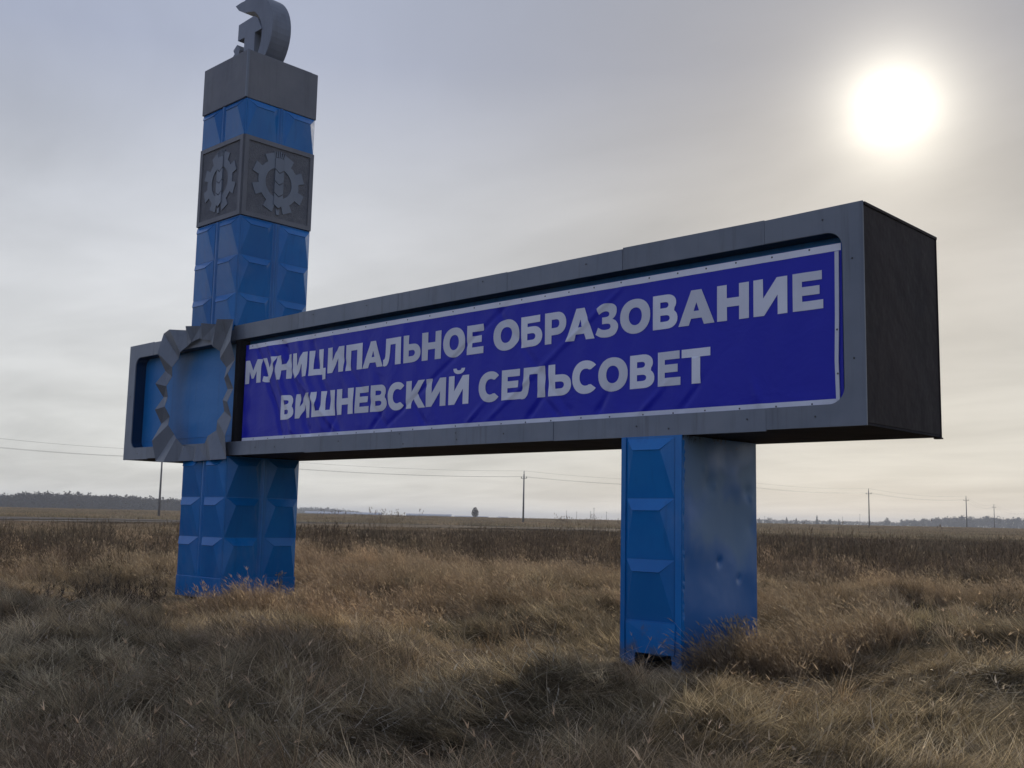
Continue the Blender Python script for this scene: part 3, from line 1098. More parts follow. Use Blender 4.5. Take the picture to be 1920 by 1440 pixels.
def letter(ch, x0, x1, zb, capz):
    groups = [GL[ch]]
    if ch == "Й":
        groups.append((BREVE, []))
    bm = bmesh.new()
    for outl, holes in groups:
        loops = [[Vector((x0 + (x1 - x0) * a, zb + capz * c_, 0)) for a, c_ in lp] for lp in [outl] + holes]
        flat = [bm.verts.new((p.x, 0, p.y)) for lp in loops for p in lp]
        for t in tessellate_polygon(loops):
            try:
                bm.faces.new([flat[i] for i in t])
            except ValueError:
                pass
    lo, hi = x0 - .01, x1 + .01
    k = math.ceil((lo - BX0) / (GX * 1.0))
    while BX0 + k * GX < hi:
        bmesh.ops.bisect_plane(bm, geom=bm.verts[:] + bm.edges[:] + bm.faces[:], plane_co=(BX0 + k * GX, 0, 0), plane_no=(1, 0, 0))
        k += 1
    for k in range(1, 59):
        z = BNZ0 + k * GX
        if zb - capz * .3 < z < zb + capz * 1.5:
            bmesh.ops.bisect_plane(bm, geom=bm.verts[:] + bm.edges[:] + bm.faces[:], plane_co=(0, 0, z), plane_no=(0, 0, 1))
    co = np.array([v.co for v in bm.verts])
    y = BY + wrinkle(co[:, 0], co[:, 2]) - .0030
    for v, yy in zip(bm.verts, y):
        v.co = W(v.co.x, yy, v.co.z)
    for f in bm.faces:
        f.normal_update()
        if f.normal.y > 0:
            f.normal_flip()
        f.smooth = True
    me = bpy.data.meshes.new("letter")
    bm.to_mesh(me)
    bm.free()
    return link("letter", me, M["white_vinyl"], ban)


for ch, a, b_ in ROW1:
    f_ = (a - 1.8) / 4.8
    letter(ch, a, b_, .537 + .010 * f_, .178)
for ch, a, b_ in ROW2:
    f_ = (a - 1.8) / 4.8
    letter(ch, a, b_, .240 + .012 * f_, .176)


# ------------------------------------------------------------------ power line
def utility_pole(u, dist, height, label, lean=0.0, small=False):
    x, y = far_point(u, dist)
    z = float(terrain(x, y))
    ax = Vector((LINE.x, LINE.y, 0)).normalized().cross(Vector((0, 0, 1)))
    if label is None:                    # outside the picture: only where the wires are tied
        c_ = Vector((x, y, z + height - .48))
        return [c_ - ax * .64, c_ + ax * .64, Vector((x, y, z + height + .48))]
    r_ = empty("utility_pole", (x, y, z))
    tag(r_, label, "utility pole", "poles of the power line across the field")
    p = MB()
    p.tube([(x, y, z - .3), (x + lean, y, z + height)], [.17, .10], 8)
    link("post", p.mesh("post", True), M["concrete"], r_)
    c_ = Vector((x + lean, y, z + height - .75))
    q = MB()
    q.tube([c_ - ax * .72, c_ + ax * .72], .04, 6)
    link("crossarm", q.mesh("crossarm"), M["wire"], r_)
    heads = []
    for t in (-.64, .64):
        i_ = MB()
        i_.tube([c_ + ax * t, c_ + ax * t + Vector((0, 0, .1)), c_ + ax * t + Vector((0, 0, .28))], [.03, .07, .05], 6)
        link("insulator", i_.mesh("insulator"), M["ceramic"], r_)
        heads.append(c_ + ax * t + Vector((0, 0, .27)))
    i_ = MB()
    tp = Vector((x + lean, y, z + height))
    i_.tube([tp - Vector((0, 0, .1)), tp + Vector((0, 0, .25)), tp + Vector((0, 0, .5))], [.03, .07, .05], 6)
    link("insulator", i_.mesh("insulator"), M["ceramic"], r_)
    heads.append(tp + Vector((0, 0, .48)))
    return heads


pa, pb = Vector((*far_point(298, 150), 0)), Vector((*far_point(1813, 318), 0))
LINE = pb - pa
spots = [(-560, 104, 8.6, None), (298, 150, 8.5, "grey pole rising between the sign beam and the wooded hill at far left"),
         (981, 178, 8.2, "tallest visible pole standing free in the gap under the beam"),
         (1380, 218, 8.5, "pole standing behind the short blue leg, almost wholly hidden by it"), (1630, 258, 8.3, "pole nearest to the right of the short blue leg"),
         (1813, 316, 8.3, "pole standing in front of the far right wood"),
         (1865, 430, 8.6, "smallest rightmost pole with its top just above the far wood"), (1925, 560, 8.6, None)]
HEADS = []
for u, dist, hgt, lab in spots:
    HEADS.append(utility_pole(u, dist, hgt, lab))
WLAB = ["thin overhead wire, lower near strand between the poles", "thin overhead wire, lower far strand between the poles", "thin overhead wire on the pole tops, highest strand"]
for w_ in range(3):
    pts = []
    for i in range(len(HEADS) - 1):
        a, b_ = HEADS[i][w_], HEADS[i + 1][w_]
        for k in range(16):
            t = k / 16
            p = a.lerp(b_, t)
            sag = 4 * t * (1 - t) * (b_ - a).length * .012
            pts.append(p - Vector((0, 0, sag)))
    pts.append(HEADS[-1][w_])
    mb = MB()
    mb.tube(pts, .012, 5)
    tag(link("overhead_wire", mb.mesh("overhead_wire"), M["wire"]), WLAB[w_], "wire", "wires of the power line")

# ------------------------------------------------------------------ far things
def tree_geometry(h, w, n, bare=.5, conical=False, seed=0, low=.34, leaf=.035):
    """trunk with limbs, and a crown of many small twig-cluster faces; returns two MBs at the origin"""
    R_ = random.Random(seed)
    t = MB()
    t.tube([(0, 0, -.2), (0, 0, h * .5), (R_.uniform(-.1, .1) * w, 0, h * .92)], [h * .022 + .03, h * .015, .02], 6)
    for k in range(7):
        a = R_.uniform(0, 6.28)
        z = h * R_.uniform(.25, .7)
        l_ = w * R_.uniform(.25, .5)
        t.tube([(0, 0, z), (math.cos(a) * l_ * .6, math.sin(a) * l_ * .6, z + h * .12), (math.cos(a) * l_, math.sin(a) * l_, z + h * .25)], [.05, .035, .015], 4)
    c = MB()
    lobes = [(R_.uniform(-.28, .28) * w, R_.uniform(-.28, .28) * w, h * R_.uniform(low, .82), R_.uniform(.18, .34)) for _ in range(9)]
    s = h * leaf
    for _ in range(n):
        if conical == "oval":
            d = Vector((R_.gauss(0, 1), R_.gauss(0, 1), R_.gauss(0, 1))).normalized() * R_.random() ** .4
            p = Vector((d.x * .5 * w * (1 - .25 * d.z), d.y * .5 * w * (1 - .25 * d.z), h * (.54 + .46 * d.z)))
            if math.sin(p.x * 4.1 + 1) * math.sin(p.z * 3.3) * math.sin(p.y * 3.7 + 2) > .25:
                continue
        elif conical:
            zz = R_.random() ** 1.3
            rr = (1 - zz) * .5 * w * math.sqrt(R_.random())
            a = R_.uniform(0, 6.28)
            p = Vector((math.cos(a) * rr, math.sin(a) * rr, h * (.12 + .88 * zz)))
        else:
            lx, ly, lz, lr = R_.choice(lobes)
            d = Vector((R_.gauss(0, 1), R_.gauss(0, 1), R_.gauss(0, 1))).normalized() * R_.random() ** .45
            p = Vector((lx + d.x * lr * w, ly + d.y * lr * w, min(h, lz + d.z * lr * h * .8)))
        u_ = Vector((R_.gauss(0, 1), R_.gauss(0, 1), R_.gauss(0, 1))).normalized()
        v_ = u_.orthogonal().normalized()
        q = s * R_.uniform(.5, 1.3)
        c.add([p + u_ * q, p - u_ * q * .5 + v_ * q * .6, p - u_ * q * .5 - v_ * q * .6], [(0, 1, 2)])
    return t, c


def tree(name, u, dist, h, w, n, label, group=None, conical=False, seed=0, sink=0):
    x, y = far_point(u, dist)
    z = float(terrain(x, y)) - sink
    r_ = empty(name, (x, y, z))
    tag(r_, label, "tree", group)
    t, c = tree_geometry(h, w, n, conical=conical, seed=seed, low=.08 if name == "lone_tree" else .2, leaf=.06 if name == "lone_tree" else .05)
    link("trunk", t.mesh("trunk", conv=lambda a, b, c_: Vector((a + x, b + y, c_ + z))), M["bark"], r_)
    me = mesh("crown", [(a + x, b + y, c_ + z) for a, b, c_ in c.v], c.f)
    link("crown", me, M["twigs"], r_)


tree("lone_tree", 890.5, 520, 5.2, 3.4, 900, "small lone leafy tree on the skyline under the middle of the beam", seed=3, conical="oval")
GRP = "separate trees of the far row right of the short leg"
for i, (u, h, w, con, lab) in enumerate([
        (1424, 5.0, 4.0, True, "small pointed tree just right of the short blue leg on the skyline"),
        (1441, 6.0, 6.5, False, "broad low tree second from the short leg in the far row"),
        (1475, 6.2, 4.0, True, "pointed spruce-like tree third from the short leg in the far row"),
        (1493, 5.6, 4.4, True, "pointed tree in the middle of the gap between leg and nearest pole"),
        (1532, 8.0, 3.6, True, "tallest pointed tree of the far row left of the nearest right pole"),
        (1557, 6.6, 4.6, False, "thin bare tree right of the tallest pointed tree in the far row"),
        (1573, 5.5, 3.8, True, "small pointed tree between bare tree and nearest right pole"),
        (1663, 7.6, 6.4, False, "round-headed bare tree alone between the nearest pole and the right wood")]):
    tree("row_tree", u, 1150, h * 1.25, w * 1.2, 520, lab, GRP, con, 20 + i)


def wood(name, label, u0, u1, dist, depth, hgt, n, faces, prof=None, mat=None, seed=1):
    """a far wood that reads as one mass"""
    R_ = random.Random(seed)
    c = MB()
    for k in range(n):
        u = u0 + (u1 - u0) * (k + R_.random()) / n
        f = (u - u0) / (u1 - u0)
        d = dist + depth * R_.random()
        x, y = far_point(u, d)
        z = float(terrain(x, y))
        h = hgt * R_.uniform(.88, 1.04) * (prof(f) if prof else 1)
        if h < .6:
            continue
        w = h * R_.uniform(.5, .8)
        t, cc = tree_geometry(h, w, faces, seed=R_.randrange(10 ** 6), low=.10, leaf=.085)
        s_ = 1.0
        vs = [(a + x, b + y, c_ + z) for a, b, c_ in t.v[:18] + cc.v]
        nt_ = 18
        fs = [f_ for f_ in t.f if max(f_) < 18] + [tuple(i - len(t.v) + nt_ + len(t.v) for i in f_) for f_ in cc.f]
        c.add(vs, fs)
    o = link(name, mesh(name, c.v, c.f), mat or M["twigs"])
    return tag(o, label, "wood", kind="stuff")


wood("far_wood", "dark wooded ridge along the horizon left of the tall pylon", -420, 470, 800, 110, 12.6, 620, 110,
     lambda f: .72 + .28 * min(1, max(0, (f - .40) * 6)) if f < .6 else 1.0 - .35 * max(0, f - .62) / .38, seed=5)
wood("far_wood", "pale blue wood on the horizon just right of the tall pylon", 470, 770, 1700, 120, 12.5, 170, 110,
     lambda f: 1.0 if f < .48 else max(.25, 1 - (f - .48) * 2.2), seed=6)
wood("far_wood", "blue-grey wood on the horizon at the far right behind the poles", 1690, 2500, 1300, 150, 14.5, 360, 120,
     lambda f: (.62 + .25 * min(1, f * 9)) if f < .09 else min(1.0, .87 + (f - .09) * 2), seed=7)
wood("far_hedge", "low hazy hedge line linking the far tree row to the right wood", 1405, 1700, 1400, 60, 6.8, 190, 80, None, seed=8)
wood("far_hedge", "thin low scrub line on the skyline in the gap under the beam", 930, 1180, 1500, 80, 2.6, 70, 50, None, seed=9)


def shed(u0, u1, dist, h, label):
    x0, y0 = far_point(u0, dist)
    x1, y1 = far_point(u1, dist)
    a, b_ = Vector((x0, y0, 0)), Vector((x1, y1, 0))
    ax = (b_ - a).normalized()
    pn = Vector((-ax.y, ax.x, 0))
    z = float(terrain((x0 + x1) / 2, (y0 + y1) / 2)) - .1
    Ls = (b_ - a).length
    r_ = empty("long_shed", (x0, y0, z))
    tag(r_, label, "shed", "long low sheds on the skyline")
    B_ = lambda s_, t_, zz: a + ax * s_ + pn * t_ + Vector((0, 0, z + zz))
    wd = 14.0
    mb = MB()
    mb.add([B_(0, 0, 0), B_(Ls, 0, 0), B_(Ls, wd, 0), B_(0, wd, 0), B_(0, 0, h * .6), B_(Ls, 0, h * .6), B_(Ls, wd, h * .6), B_(0, wd, h * .6), B_(0, wd / 2, h * .95), B_(Ls, wd / 2, h * .95)],
           [(0, 1, 5, 4), (1, 2, 6, 9, 5), (2, 3, 7, 6), (3, 0, 4, 8, 7), (0, 3, 2, 1)])
    link("wall", mb.mesh("wall"), M["shed"], r_)
    mb = MB()
    e = .5
    mb.add([B_(-e, -e, h * .57), B_(Ls + e, -e, h * .57), B_(Ls + e, wd / 2, h), B_(-e, wd / 2, h), B_(-e, wd + e, h * .57), B_(Ls + e, wd + e, h * .57)],
           [(0, 1, 2, 3), (3, 2, 5, 4)])
    link("roof", mb.mesh("roof"), M["shed_roof"], r_)


shed(572, 716, 1150, 3.6, "long pale low shed in front of the blue wood right of the pylon")
shed(762, 846, 1050, 3.2, "long flat blue-grey shed on the skyline between pylon and lone tree")
shed(852, 915, 1100, 2.2, "lowest shed on the skyline behind the lone tree")
shed(934, 952, 1000, 2.0, "short small shed on the skyline between the lone tree and the free-standing pole")


def mast(u, dist, h, label):
    x, y = far_point(u, dist)
    z = float(terrain(x, y))
    mb = MB()
    mb.tube([(x, y, z - .2), (x, y, z + h * .7), (x, y, z + h)], [.16, .11, .09], 6)
    c_ = Vector((x, y, z + h * .93))
    ax = RGT * .55
    mb.tube([c_ - ax, c_ + ax], .06, 5)
    tag(link("distant_post", mb.mesh("distant_post"), M["concrete"]), label, "post", "distant posts on the skyline")


for u, d, h, lab in [(1062, 700, 6.2, "thin distant post, leftmost of the posts left of the short leg"), (1081, 720, 5.8, "thin distant post second of those left of the short leg"),
                     (1107, 700, 6.0, "thin distant post third of those left of the short leg"), (1113.5, 620, 7.4, "tallest thin distant post left of the short leg"),
                     (1137, 700, 6.0, "thin distant post nearest to the short leg on its left"), (1434, 900, 6.6, "thin distant post above the far trees right of the short leg"),
                     (1580, 900, 7.2, "thin distant post between the far row and the nearest right pole"), (1612.5, 900, 9.6, "tall thin distant post just left of the nearest right pole")]:
    mast(u, d, h, lab)


# ------------------------------------------------------------------ grass and weeds
def blade(mb, cols, root, az, length, width, lean, bend, color, seg=4, curl=0.0, twist=0.0):
    """ribbon from root; lean in radians from vertical, bend adds along the blade"""
    p = Vector(root)
    step = length / seg
    th = lean
    side = Vector((-math.sin(az + twist), math.cos(az + twist), 0))
    b = len(mb.v)
    for i in range(seg + 1):
        t = i / seg
        w = width * (1 - t ** 1.6) * .5 + .0004
        mb.v.append(tuple(p - side * w))
        mb.v.append(tuple(p + side * w))
        sh = .92 + .14 * t
        cols.append((color[0] * sh, color[1] * sh, color[2] * sh, 1))
        cols.append((color[0] * sh, color[1] * sh, color[2] * sh, 1))
        p = p + Vector((math.cos(az) * math.sin(th), math.sin(az) * math.sin(th), math.cos(th))) * step
        th += bend / seg
        az += curl / seg
        if p.z < .012:
            p.z = .012
    for i in range(seg):
        a = b + 2 * i
        mb.f.append((a, a + 1, a + 3, a + 2))


STRAW = [(.42, .355, .255), (.35, .295, .205), (.27, .225, .155), (.54, .475, .36), (.19, .155, .108), (.29, .258, .18), (.37, .30, .205), (.12, .098, .07), (.23, .205, .145)]
TAWNY = [(.34, .268, .182), (.28, .217, .145), (.22, .168, .113), (.41, .34, .245), (.16, .122, .083), (.30, .233, .158)]
DARKW = [(.110, .085, .062), (.145, .112, .080), (.088, .070, .052), (.175, .138, .10), (.125, .105, .078), (.22, .175, .125)]


def proto_matted(R_, size=.6, tufts=17, n=34):
    """patch of laid, tangled grass: small tufts, each combed its own way"""
    mb, cols = MB(), []
    for _t in range(tufts):
        a0, r0 = R_.uniform(0, 6.28), size * .5 * math.sqrt(R_.random())
        cx_, cy_t = r0 * math.cos(a0), r0 * math.sin(a0)
        daz = R_.gauss(0, .9)
        flat = R_.uniform(.85, 1.40)
        kc = R_.uniform(.35, 1.0) if R_.random() < .6 else R_.uniform(1.0, 1.6)
        c0 = R_.choice(STRAW)
        for _ in range(n):
            a1, r1 = R_.uniform(0, 6.28), .085 * math.sqrt(R_.random())
            c1 = R_.choice(STRAW)
            k = R_.uniform(.3, 1.0)
            c = tuple((c0[j] * k + c1[j] * (1 - k)) * kc for j in range(3))
            blade(mb, cols, (cx_ + r1 * math.cos(a1), cy_t + r1 * math.sin(a1), R_.uniform(-.03, .05)), daz + R_.gauss(0, .38), R_.uniform(.14, .42), R_.uniform(.003, .0075),
                  min(1.55, flat * R_.uniform(.8, 1.25)), R_.uniform(-.30, .6), c, 5, twist=R_.uniform(-1.1, 1.1), curl=R_.gauss(0, 1.0))
    for _ in range(9):                                 # stray pale stalks on top
        a1, r1 = R_.uniform(0, 6.28), size * .5 * math.sqrt(R_.random())
        blade(mb, cols, (r1 * math.cos(a1), r1 * math.sin(a1), .03), R_.gauss(0, 1.2), R_.uniform(.25, .6), .0048, R_.uniform(.95, 1.5), R_.uniform(-.3, .4), (.50, .43, .33), 5, curl=R_.gauss(0, .6))
    return mb, cols


def proto_tussock(R_, n=150):
    """old clump whose long blades rise and droop over to one side"""
    mb, cols = MB(), []
    c0 = R_.choice(TAWNY + STRAW[:4])
    bias = R_.gauss(0, .5)
    for _ in range(n):
        a1, r1 = R_.uniform(0, 6.28), .10 * math.sqrt(R_.random())
        az = a1 if R_.random() < .45 else bias + R_.gauss(0, .6)
        c1 = R_.choice(STRAW)
        k = R_.uniform(.2, 1)
        kk = R_.uniform(.6, 1.25)
        c = tuple((c0[j] * k + c1[j] * (1 - k)) * kk for j in range(3))
        blade(mb, cols, (r1 * math.cos(a1), r1 * math.sin(a1), -.03), az, R_.uniform(.30, .72), R_.uniform(.0032, .0075), R_.uniform(.25, .95), R_.uniform(.8, 2.1), c, 6, curl=R_.gauss(0, .5), twist=R_.uniform(-.9, .9))
    for _ in range(3):
        az, le, h = R_.uniform(0, 6.28), R_.uniform(.3, .8), R_.uniform(.4, .7)
        blade(mb, cols, (0, 0, 0), az, h, .004, le, .3, (.46, .38, .27), 4)
        tip = Vector((math.cos(az) * math.sin(le + .12), math.sin(az) * math.sin(le + .12), math.cos(le + .12))) * h * .95
        for _k in range(4):
            blade(mb, cols, tip, az + R_.gauss(0, .6), R_.uniform(.04, .10), .008, le + R_.uniform(0, .6), .4, (.48, .40, .30), 2, twist=R_.uniform(-1.5, 1.5))
    return mb, cols


def proto_litter(R_):
    """broken stalks, curled leaves and bits lying loose"""
    mb, cols = MB(), []
    for _ in range(22):
        p = (R_.uniform(-.5, .5), R_.uniform(-.5, .5), R_.uniform(.03, .13))
        k = R_.uniform(.7, 1.15)
        blade(mb, cols, p, R_.uniform(0, 6.28), R_.uniform(.10, .45), R_.uniform(.004, .008), R_.uniform(1.1, 1.7), R_.gauss(0, .3), (.50 * k, .43 * k, .33 * k), 3, curl=R_.gauss(0, .4), twist=R_.uniform(-1.5, 1.5))
    for _ in range(9):
        p = (R_.uniform(-.5, .5), R_.uniform(-.5, .5), R_.uniform(.06, .16))
        k = R_.uniform(.6, 1.2)
        blade(mb, cols, p, R_.uniform(0, 6.28), R_.uniform(.04, .09), R_.uniform(.012, .024), R_.uniform(.3, 1.4), R_.uniform(.5, 2), (.46 * k, .39 * k, .30 * k), 3, curl=R_.gauss(0, 1), twist=R_.uniform(-1.5, 1.5))
    return mb, cols


def proto_bunch(R_, size=.5, tufts=6, n=34, hmin=.40, hmax=.80, wmul=1.0, pal=TAWNY, heads=.22):
    mb, cols = MB(), []
    for _t in range(tufts):
        a0, r0 = R_.uniform(0, 6.28), size * .5 * math.sqrt(R_.random())
        cx_, cy_t = r0 * math.cos(a0), r0 * math.sin(a0)
        hh = R_.uniform(.7, 1.1)
        daz = R_.gauss(0, .45)
        lean = R_.uniform(.0, .35)
        c0 = R_.choice(pal)
        for _ in range(n):
            a1, r1 = R_.uniform(0, 6.28), .07 * math.sqrt(R_.random()) * size / .5
            c1 = R_.choice(pal)
            k = R_.uniform(.2, 1.0)
            c = tuple(c0[j] * k + c1[j] * (1 - k) for j in range(3))
            h = R_.uniform(hmin, hmax) * hh
            az = daz + R_.gauss(0, .75)
            le = lean + R_.uniform(.0, .35)
            bd = R_.uniform(.1, .8)
            root = Vector((cx_ + r1 * math.cos(a1), cy_t + r1 * math.sin(a1), -.03))
            blade(mb, cols, root, az, h, R_.uniform(.0028, .0055) * wmul, le, bd, c, 4, twist=R_.uniform(-.9, .9))
            if R_.random() < heads:                    # feathery seed head near the tip
                lm = le + bd * .4
                tip = root + Vector((math.cos(az) * math.sin(lm), math.sin(az) * math.sin(lm), math.cos(lm))) * h * .93
                for _k in range(3):
                    blade(mb, cols, tip, az + R_.gauss(0, .5), R_.uniform(.05, .11), .009 * wmul, lm + R_.uniform(-.1, .5), .4, (.42, .345, .245), 2, twist=R_.uniform(-1.5, 1.5))
    return mb, cols


def proto_weed(R_, size=.7, stems=16, h0=.40, h1=.85, wmul=1.0, pal=DARKW):
    mb, cols = MB(), []
    for _ in range(stems):
        a0 = R_.uniform(0, 6.28)
        rr = size * .5 * math.sqrt(R_.random())
        h = R_.uniform(h0, h1)
        az = R_.uniform(0, 6.28)
        le = R_.uniform(.0, .3)
        c = R_.choice(pal)
        root = Vector((rr * math.cos(a0), rr * math.sin(a0), -.03))
        blade(mb, cols, root, az, h, .006 * wmul, le, .15, c, 3)
        for _k in range(14):
            t = R_.uniform(.25, 1.0)
            p = root + Vector((math.cos(az) * math.sin(le), math.sin(az) * math.sin(le), math.cos(le))) * h * t
            blade(mb, cols, p, R_.uniform(0, 6.28), R_.uniform(.05, .17) * (1.25 - t * .6), R_.uniform(.006, .014) * wmul, R_.uniform(.2, .8), R_.uniform(-.3, .5), R_.choice(pal), 2, twist=R_.uniform(-1.5, 1.5))
    return mb, cols


def proto_mixed_far(R_, size, tufts, n, hmin, hmax, wmul, pal, weedy):
    """wide patch of coarse field growth"""
    mb, cols = proto_bunch(R_, size, tufts, n, hmin, hmax, wmul, pal, .10)
    if weedy:
        m2, c2 = proto_weed(R_, size, weedy, hmin * 1.1, hmax * 1.1, wmul * .7)
        mb.add(m2.v, m2.f)
        cols += c2
    return mb, cols


def proto_reed(R_, n=5):
    mb, cols = MB(), []
    for _ in range(n):
        az = R_.uniform(0, 6.28)
        root = (R_.uniform(-.4, .4), R_.uniform(-.4, .4), -.02)
        h = R_.uniform(1.1, 1.9)
        le = R_.uniform(.02, .14)
        c = (.21, .165, .11)
        blade(mb, cols, root, az, h, .014, le, .12, c, 3)
        tip = Vector(root) + Vector((math.cos(az) * math.sin(le + .05), math.sin(az) * math.sin(le + .05), math.cos(le + .05))) * h * .97
        for _k in range(7):
            blade(mb, cols, tip, az + R_.gauss(0, .7), R_.uniform(.16, .32), .035, R_.uniform(.1, .55), .5, (.20, .15, .11), 2, twist=R_.uniform(-1.5, 1.5))
        for _k in range(3):
            blade(mb, cols, Vector(root) + Vector((0, 0, h * R_.uniform(.2, .6))), R_.uniform(0, 6.28), .4, .02, .5, .8, c, 3)
    return mb, cols


def scatter(name, label, cat, protos, pts, rot, scl, idx, tint, mat):
    """one object: points and tuft shapes in one mesh, tufts set on the points by geometry nodes"""
    N = len(pts)
    V = [np.asarray(pts, float)]
    pid = [np.full(N, -1, np.int32)]
    colr = [np.ones((N, 4))]
    F, off = [], N
    for k, (mb, cols) in enumerate(protos):
        V.append(np.array(mb.v))
        pid.append(np.full(len(mb.v), k, np.int32))
        colr.append(np.array(cols))
        F += [tuple(i + off for i in f) for f in mb.f]
        off += len(mb.v)
    V = np.concatenate(V)
    me = bpy.data.meshes.new(name)
    me.from_pydata(V.tolist(), [], F)
    me.materials.append(mat)
    tot = len(V)

    def attr(nm, typ, arr, key):
        a = me.attributes.new(nm, typ, "POINT")
        full = np.zeros((tot,) + arr.shape[1:], arr.dtype)
        full[:len(arr)] = arr
        a.data.foreach_set(key, full.ravel())
    attr("pid", "INT", np.concatenate(pid), "value")
    attr("col", "FLOAT_COLOR", np.concatenate(colr).astype(np.float32), "color")
    attr("rot", "FLOAT_VECTOR", np.asarray(rot, np.float32), "vector")
    attr("scl", "FLOAT_VECTOR", np.asarray(scl, np.float32), "vector")
    attr("idx", "INT", np.asarray(idx, np.int32), "value")
    t4 = np.ones((N, 4), np.float32)
    t4[:, :3] = tint
    attr("tint", "FLOAT_COLOR", t4, "color")
    o = link(name, me)
    tag(o, label, cat, kind="stuff")
    ng = bpy.data.node_groups.new(name + "_scatter", "GeometryNodeTree")
    ng.interface.new_socket("Geometry", in_out="INPUT", socket_type="NodeSocketGeometry")
    ng.interface.new_socket("Geometry", in_out="OUTPUT", socket_type="NodeSocketGeometry")
    gi = ng.nodes.new("NodeGroupInput")
    go = ng.nodes.new("NodeGroupOutput")

    def named(nm, typ):
        q = ng.nodes.new("GeometryNodeInputNamedAttribute")
        q.data_type = typ
        q.inputs["Name"].default_value = nm
        return q.outputs["Attribute"]
    pida = named("pid", "INT")

    def pick(k):
        cmp = ng.nodes.new("FunctionNodeCompare")
        cmp.data_type = "INT"
        cmp.operation = "EQUAL"
        ins = [s for s in cmp.inputs if s.type == "INT"]
        ng.links.new(pida, ins[0])
        ins[1].default_value = k
        sepg = ng.nodes.new("GeometryNodeSeparateGeometry")
        sepg.domain = "POINT"
        ng.links.new(gi.outputs[0], sepg.inputs["Geometry"])
        ng.links.new(cmp.outputs[0], sepg.inputs["Selection"])
        return sepg.outputs["Selection"]
    jn = ng.nodes.new("GeometryNodeJoinGeometry")
    for k in range(len(protos)):
        g2i = ng.nodes.new("GeometryNodeGeometryToInstance")
        ng.links.new(pick(k), g2i.inputs[0])
        ng.links.new(g2i.outputs[0], jn.inputs[0])
    iop = ng.nodes.new("GeometryNodeInstanceOnPoints")
    ng.links.new(pick(-1), iop.inputs["Points"])
    ng.links.new(jn.outputs[0], iop.inputs["Instance"])
    iop.inputs["Pick Instance"].default_value = True
    ng.links.new(named("idx", "INT"), iop.inputs["Instance Index"])
    e2r = ng.nodes.new("FunctionNodeEulerToRotation")
    ng.links.new(named("rot", "FLOAT_VECTOR"), e2r.inputs[0])
    ng.links.new(e2r.outputs[0], iop.inputs["Rotation"])
    ng.links.new(named("scl", "FLOAT_VECTOR"), iop.inputs["Scale"])
    ng.links.new(iop.outputs[0], go.inputs[0])
    md = o.modifiers.new("scatter", "NODES")
    md.node_group = ng
    return o


FW2 = np.array([math.sin(YAW), math.cos(YAW)])
RT2 = np.array([math.cos(YAW), -math.sin(YAW)])
AZL = math.atan2(-RT2[1], -RT2[0])       # direction "left in the picture"


def field_points(n, d0, d1, half=34, power=1.0):
    """random points in a fan in front of the camera, even per area when power = 1"""
    t = rng.random(n)
    d = (d0 ** (2 * power) + (d1 ** (2 * power) - d0 ** (2 * power)) * t) ** (.5 / power)
    a = np.radians(rng.uniform(-half, half, n))
    x = CAM.x + d * (FW2[0] * np.cos(a) + RT2[0] * np.sin(a))
    y = CAM.y + d * (FW2[1] * np.cos(a) + RT2[1] * np.sin(a))
    return x, y, d


def clear_of_monument(x, y, m_=.02):
    ins = ((x > CX0 * S - m_) & (x < CX1 * S + m_) & (y > CY0 * S - m_) & (y < CY1 * S + m_)) | \
          ((x > LX0 * S - m_) & (x < LX1 * S + m_) & (y > -m_) & (y < LY1 * S + m_))
    return ~ins


def tints(x, y, base, var=.25, s=0):
    k = vnoise(x * .35, y * .35, 50 + s)
    k2 = vnoise(x * .9, y * .9, 60 + s)
    br = (.72 + .56 * k2) * (1 + var * (rng.random(len(x)) - .5))
    warm = np.stack([1.08 - .10 * k, 1.0 + .02 * k, .95 + .02 * k], -1)
    return np.asarray(base) * warm * br[:, None]


R7 = random.Random(3)
MATTED = [proto_matted(R7) for _ in range(9)]
BUNCH = [proto_bunch(R7) for _ in range(8)]
WEEDS = [proto_weed(R7) for _ in range(7)]
FIELD = [proto_mixed_far(R7, 2.2, 22, 22, .35, .75, 3.6, TAWNY, 0) for _ in range(4)]
FIELDW = [proto_mixed_far(R7, 2.2, 8, 18, .35, .75, 3.4, TAWNY, 34) for _ in range(5)]
STUBBLE = [proto_mixed_far(R7, 6.5, 44, 14, .22, .45, 9.0, STRAW, 0) for _ in range(4)]
REEDS = [proto_reed(R7) for _ in range(5)]


def do_scatter(name, label, cat, protos, x, y, hs, tint, mat, az=None, spread=.7, wide=1.0, swirl=1.6):
    N = len(x)
    z = terrain(x, y)
    e = .22
    gx = (terrain(x + e, y) - terrain(x - e, y)) / (2 * e)
    gy = (terrain(x, y + e) - terrain(x, y - e)) / (2 * e)
    az_ = (AZL if az is None else az) + rng.normal(0, spread, N) + swirl * 2 * (vnoise(x * .25, y * .25, 70) - .5)
    # euler XYZ that lays the patch on the slope: tilt about world x and y, after the turn about z
    rot = np.zeros((N, 3))
    for i in range(N):
        q = Vector((-gx[i], -gy[i], 1)).normalized()
        rot[i] = (Vector((0, 0, 1)).rotation_difference(q).to_matrix() @ Matrix.Rotation(az_[i], 3, "Z")).to_euler()
    wd = hs * wide if np.ndim(wide) == 0 else wide
    scl = np.stack([wd, wd, hs], -1)
    scatter(name, label, cat, protos, np.stack([x, y, z], -1), rot, scl, rng.integers(0, len(protos), N), tint, mat)


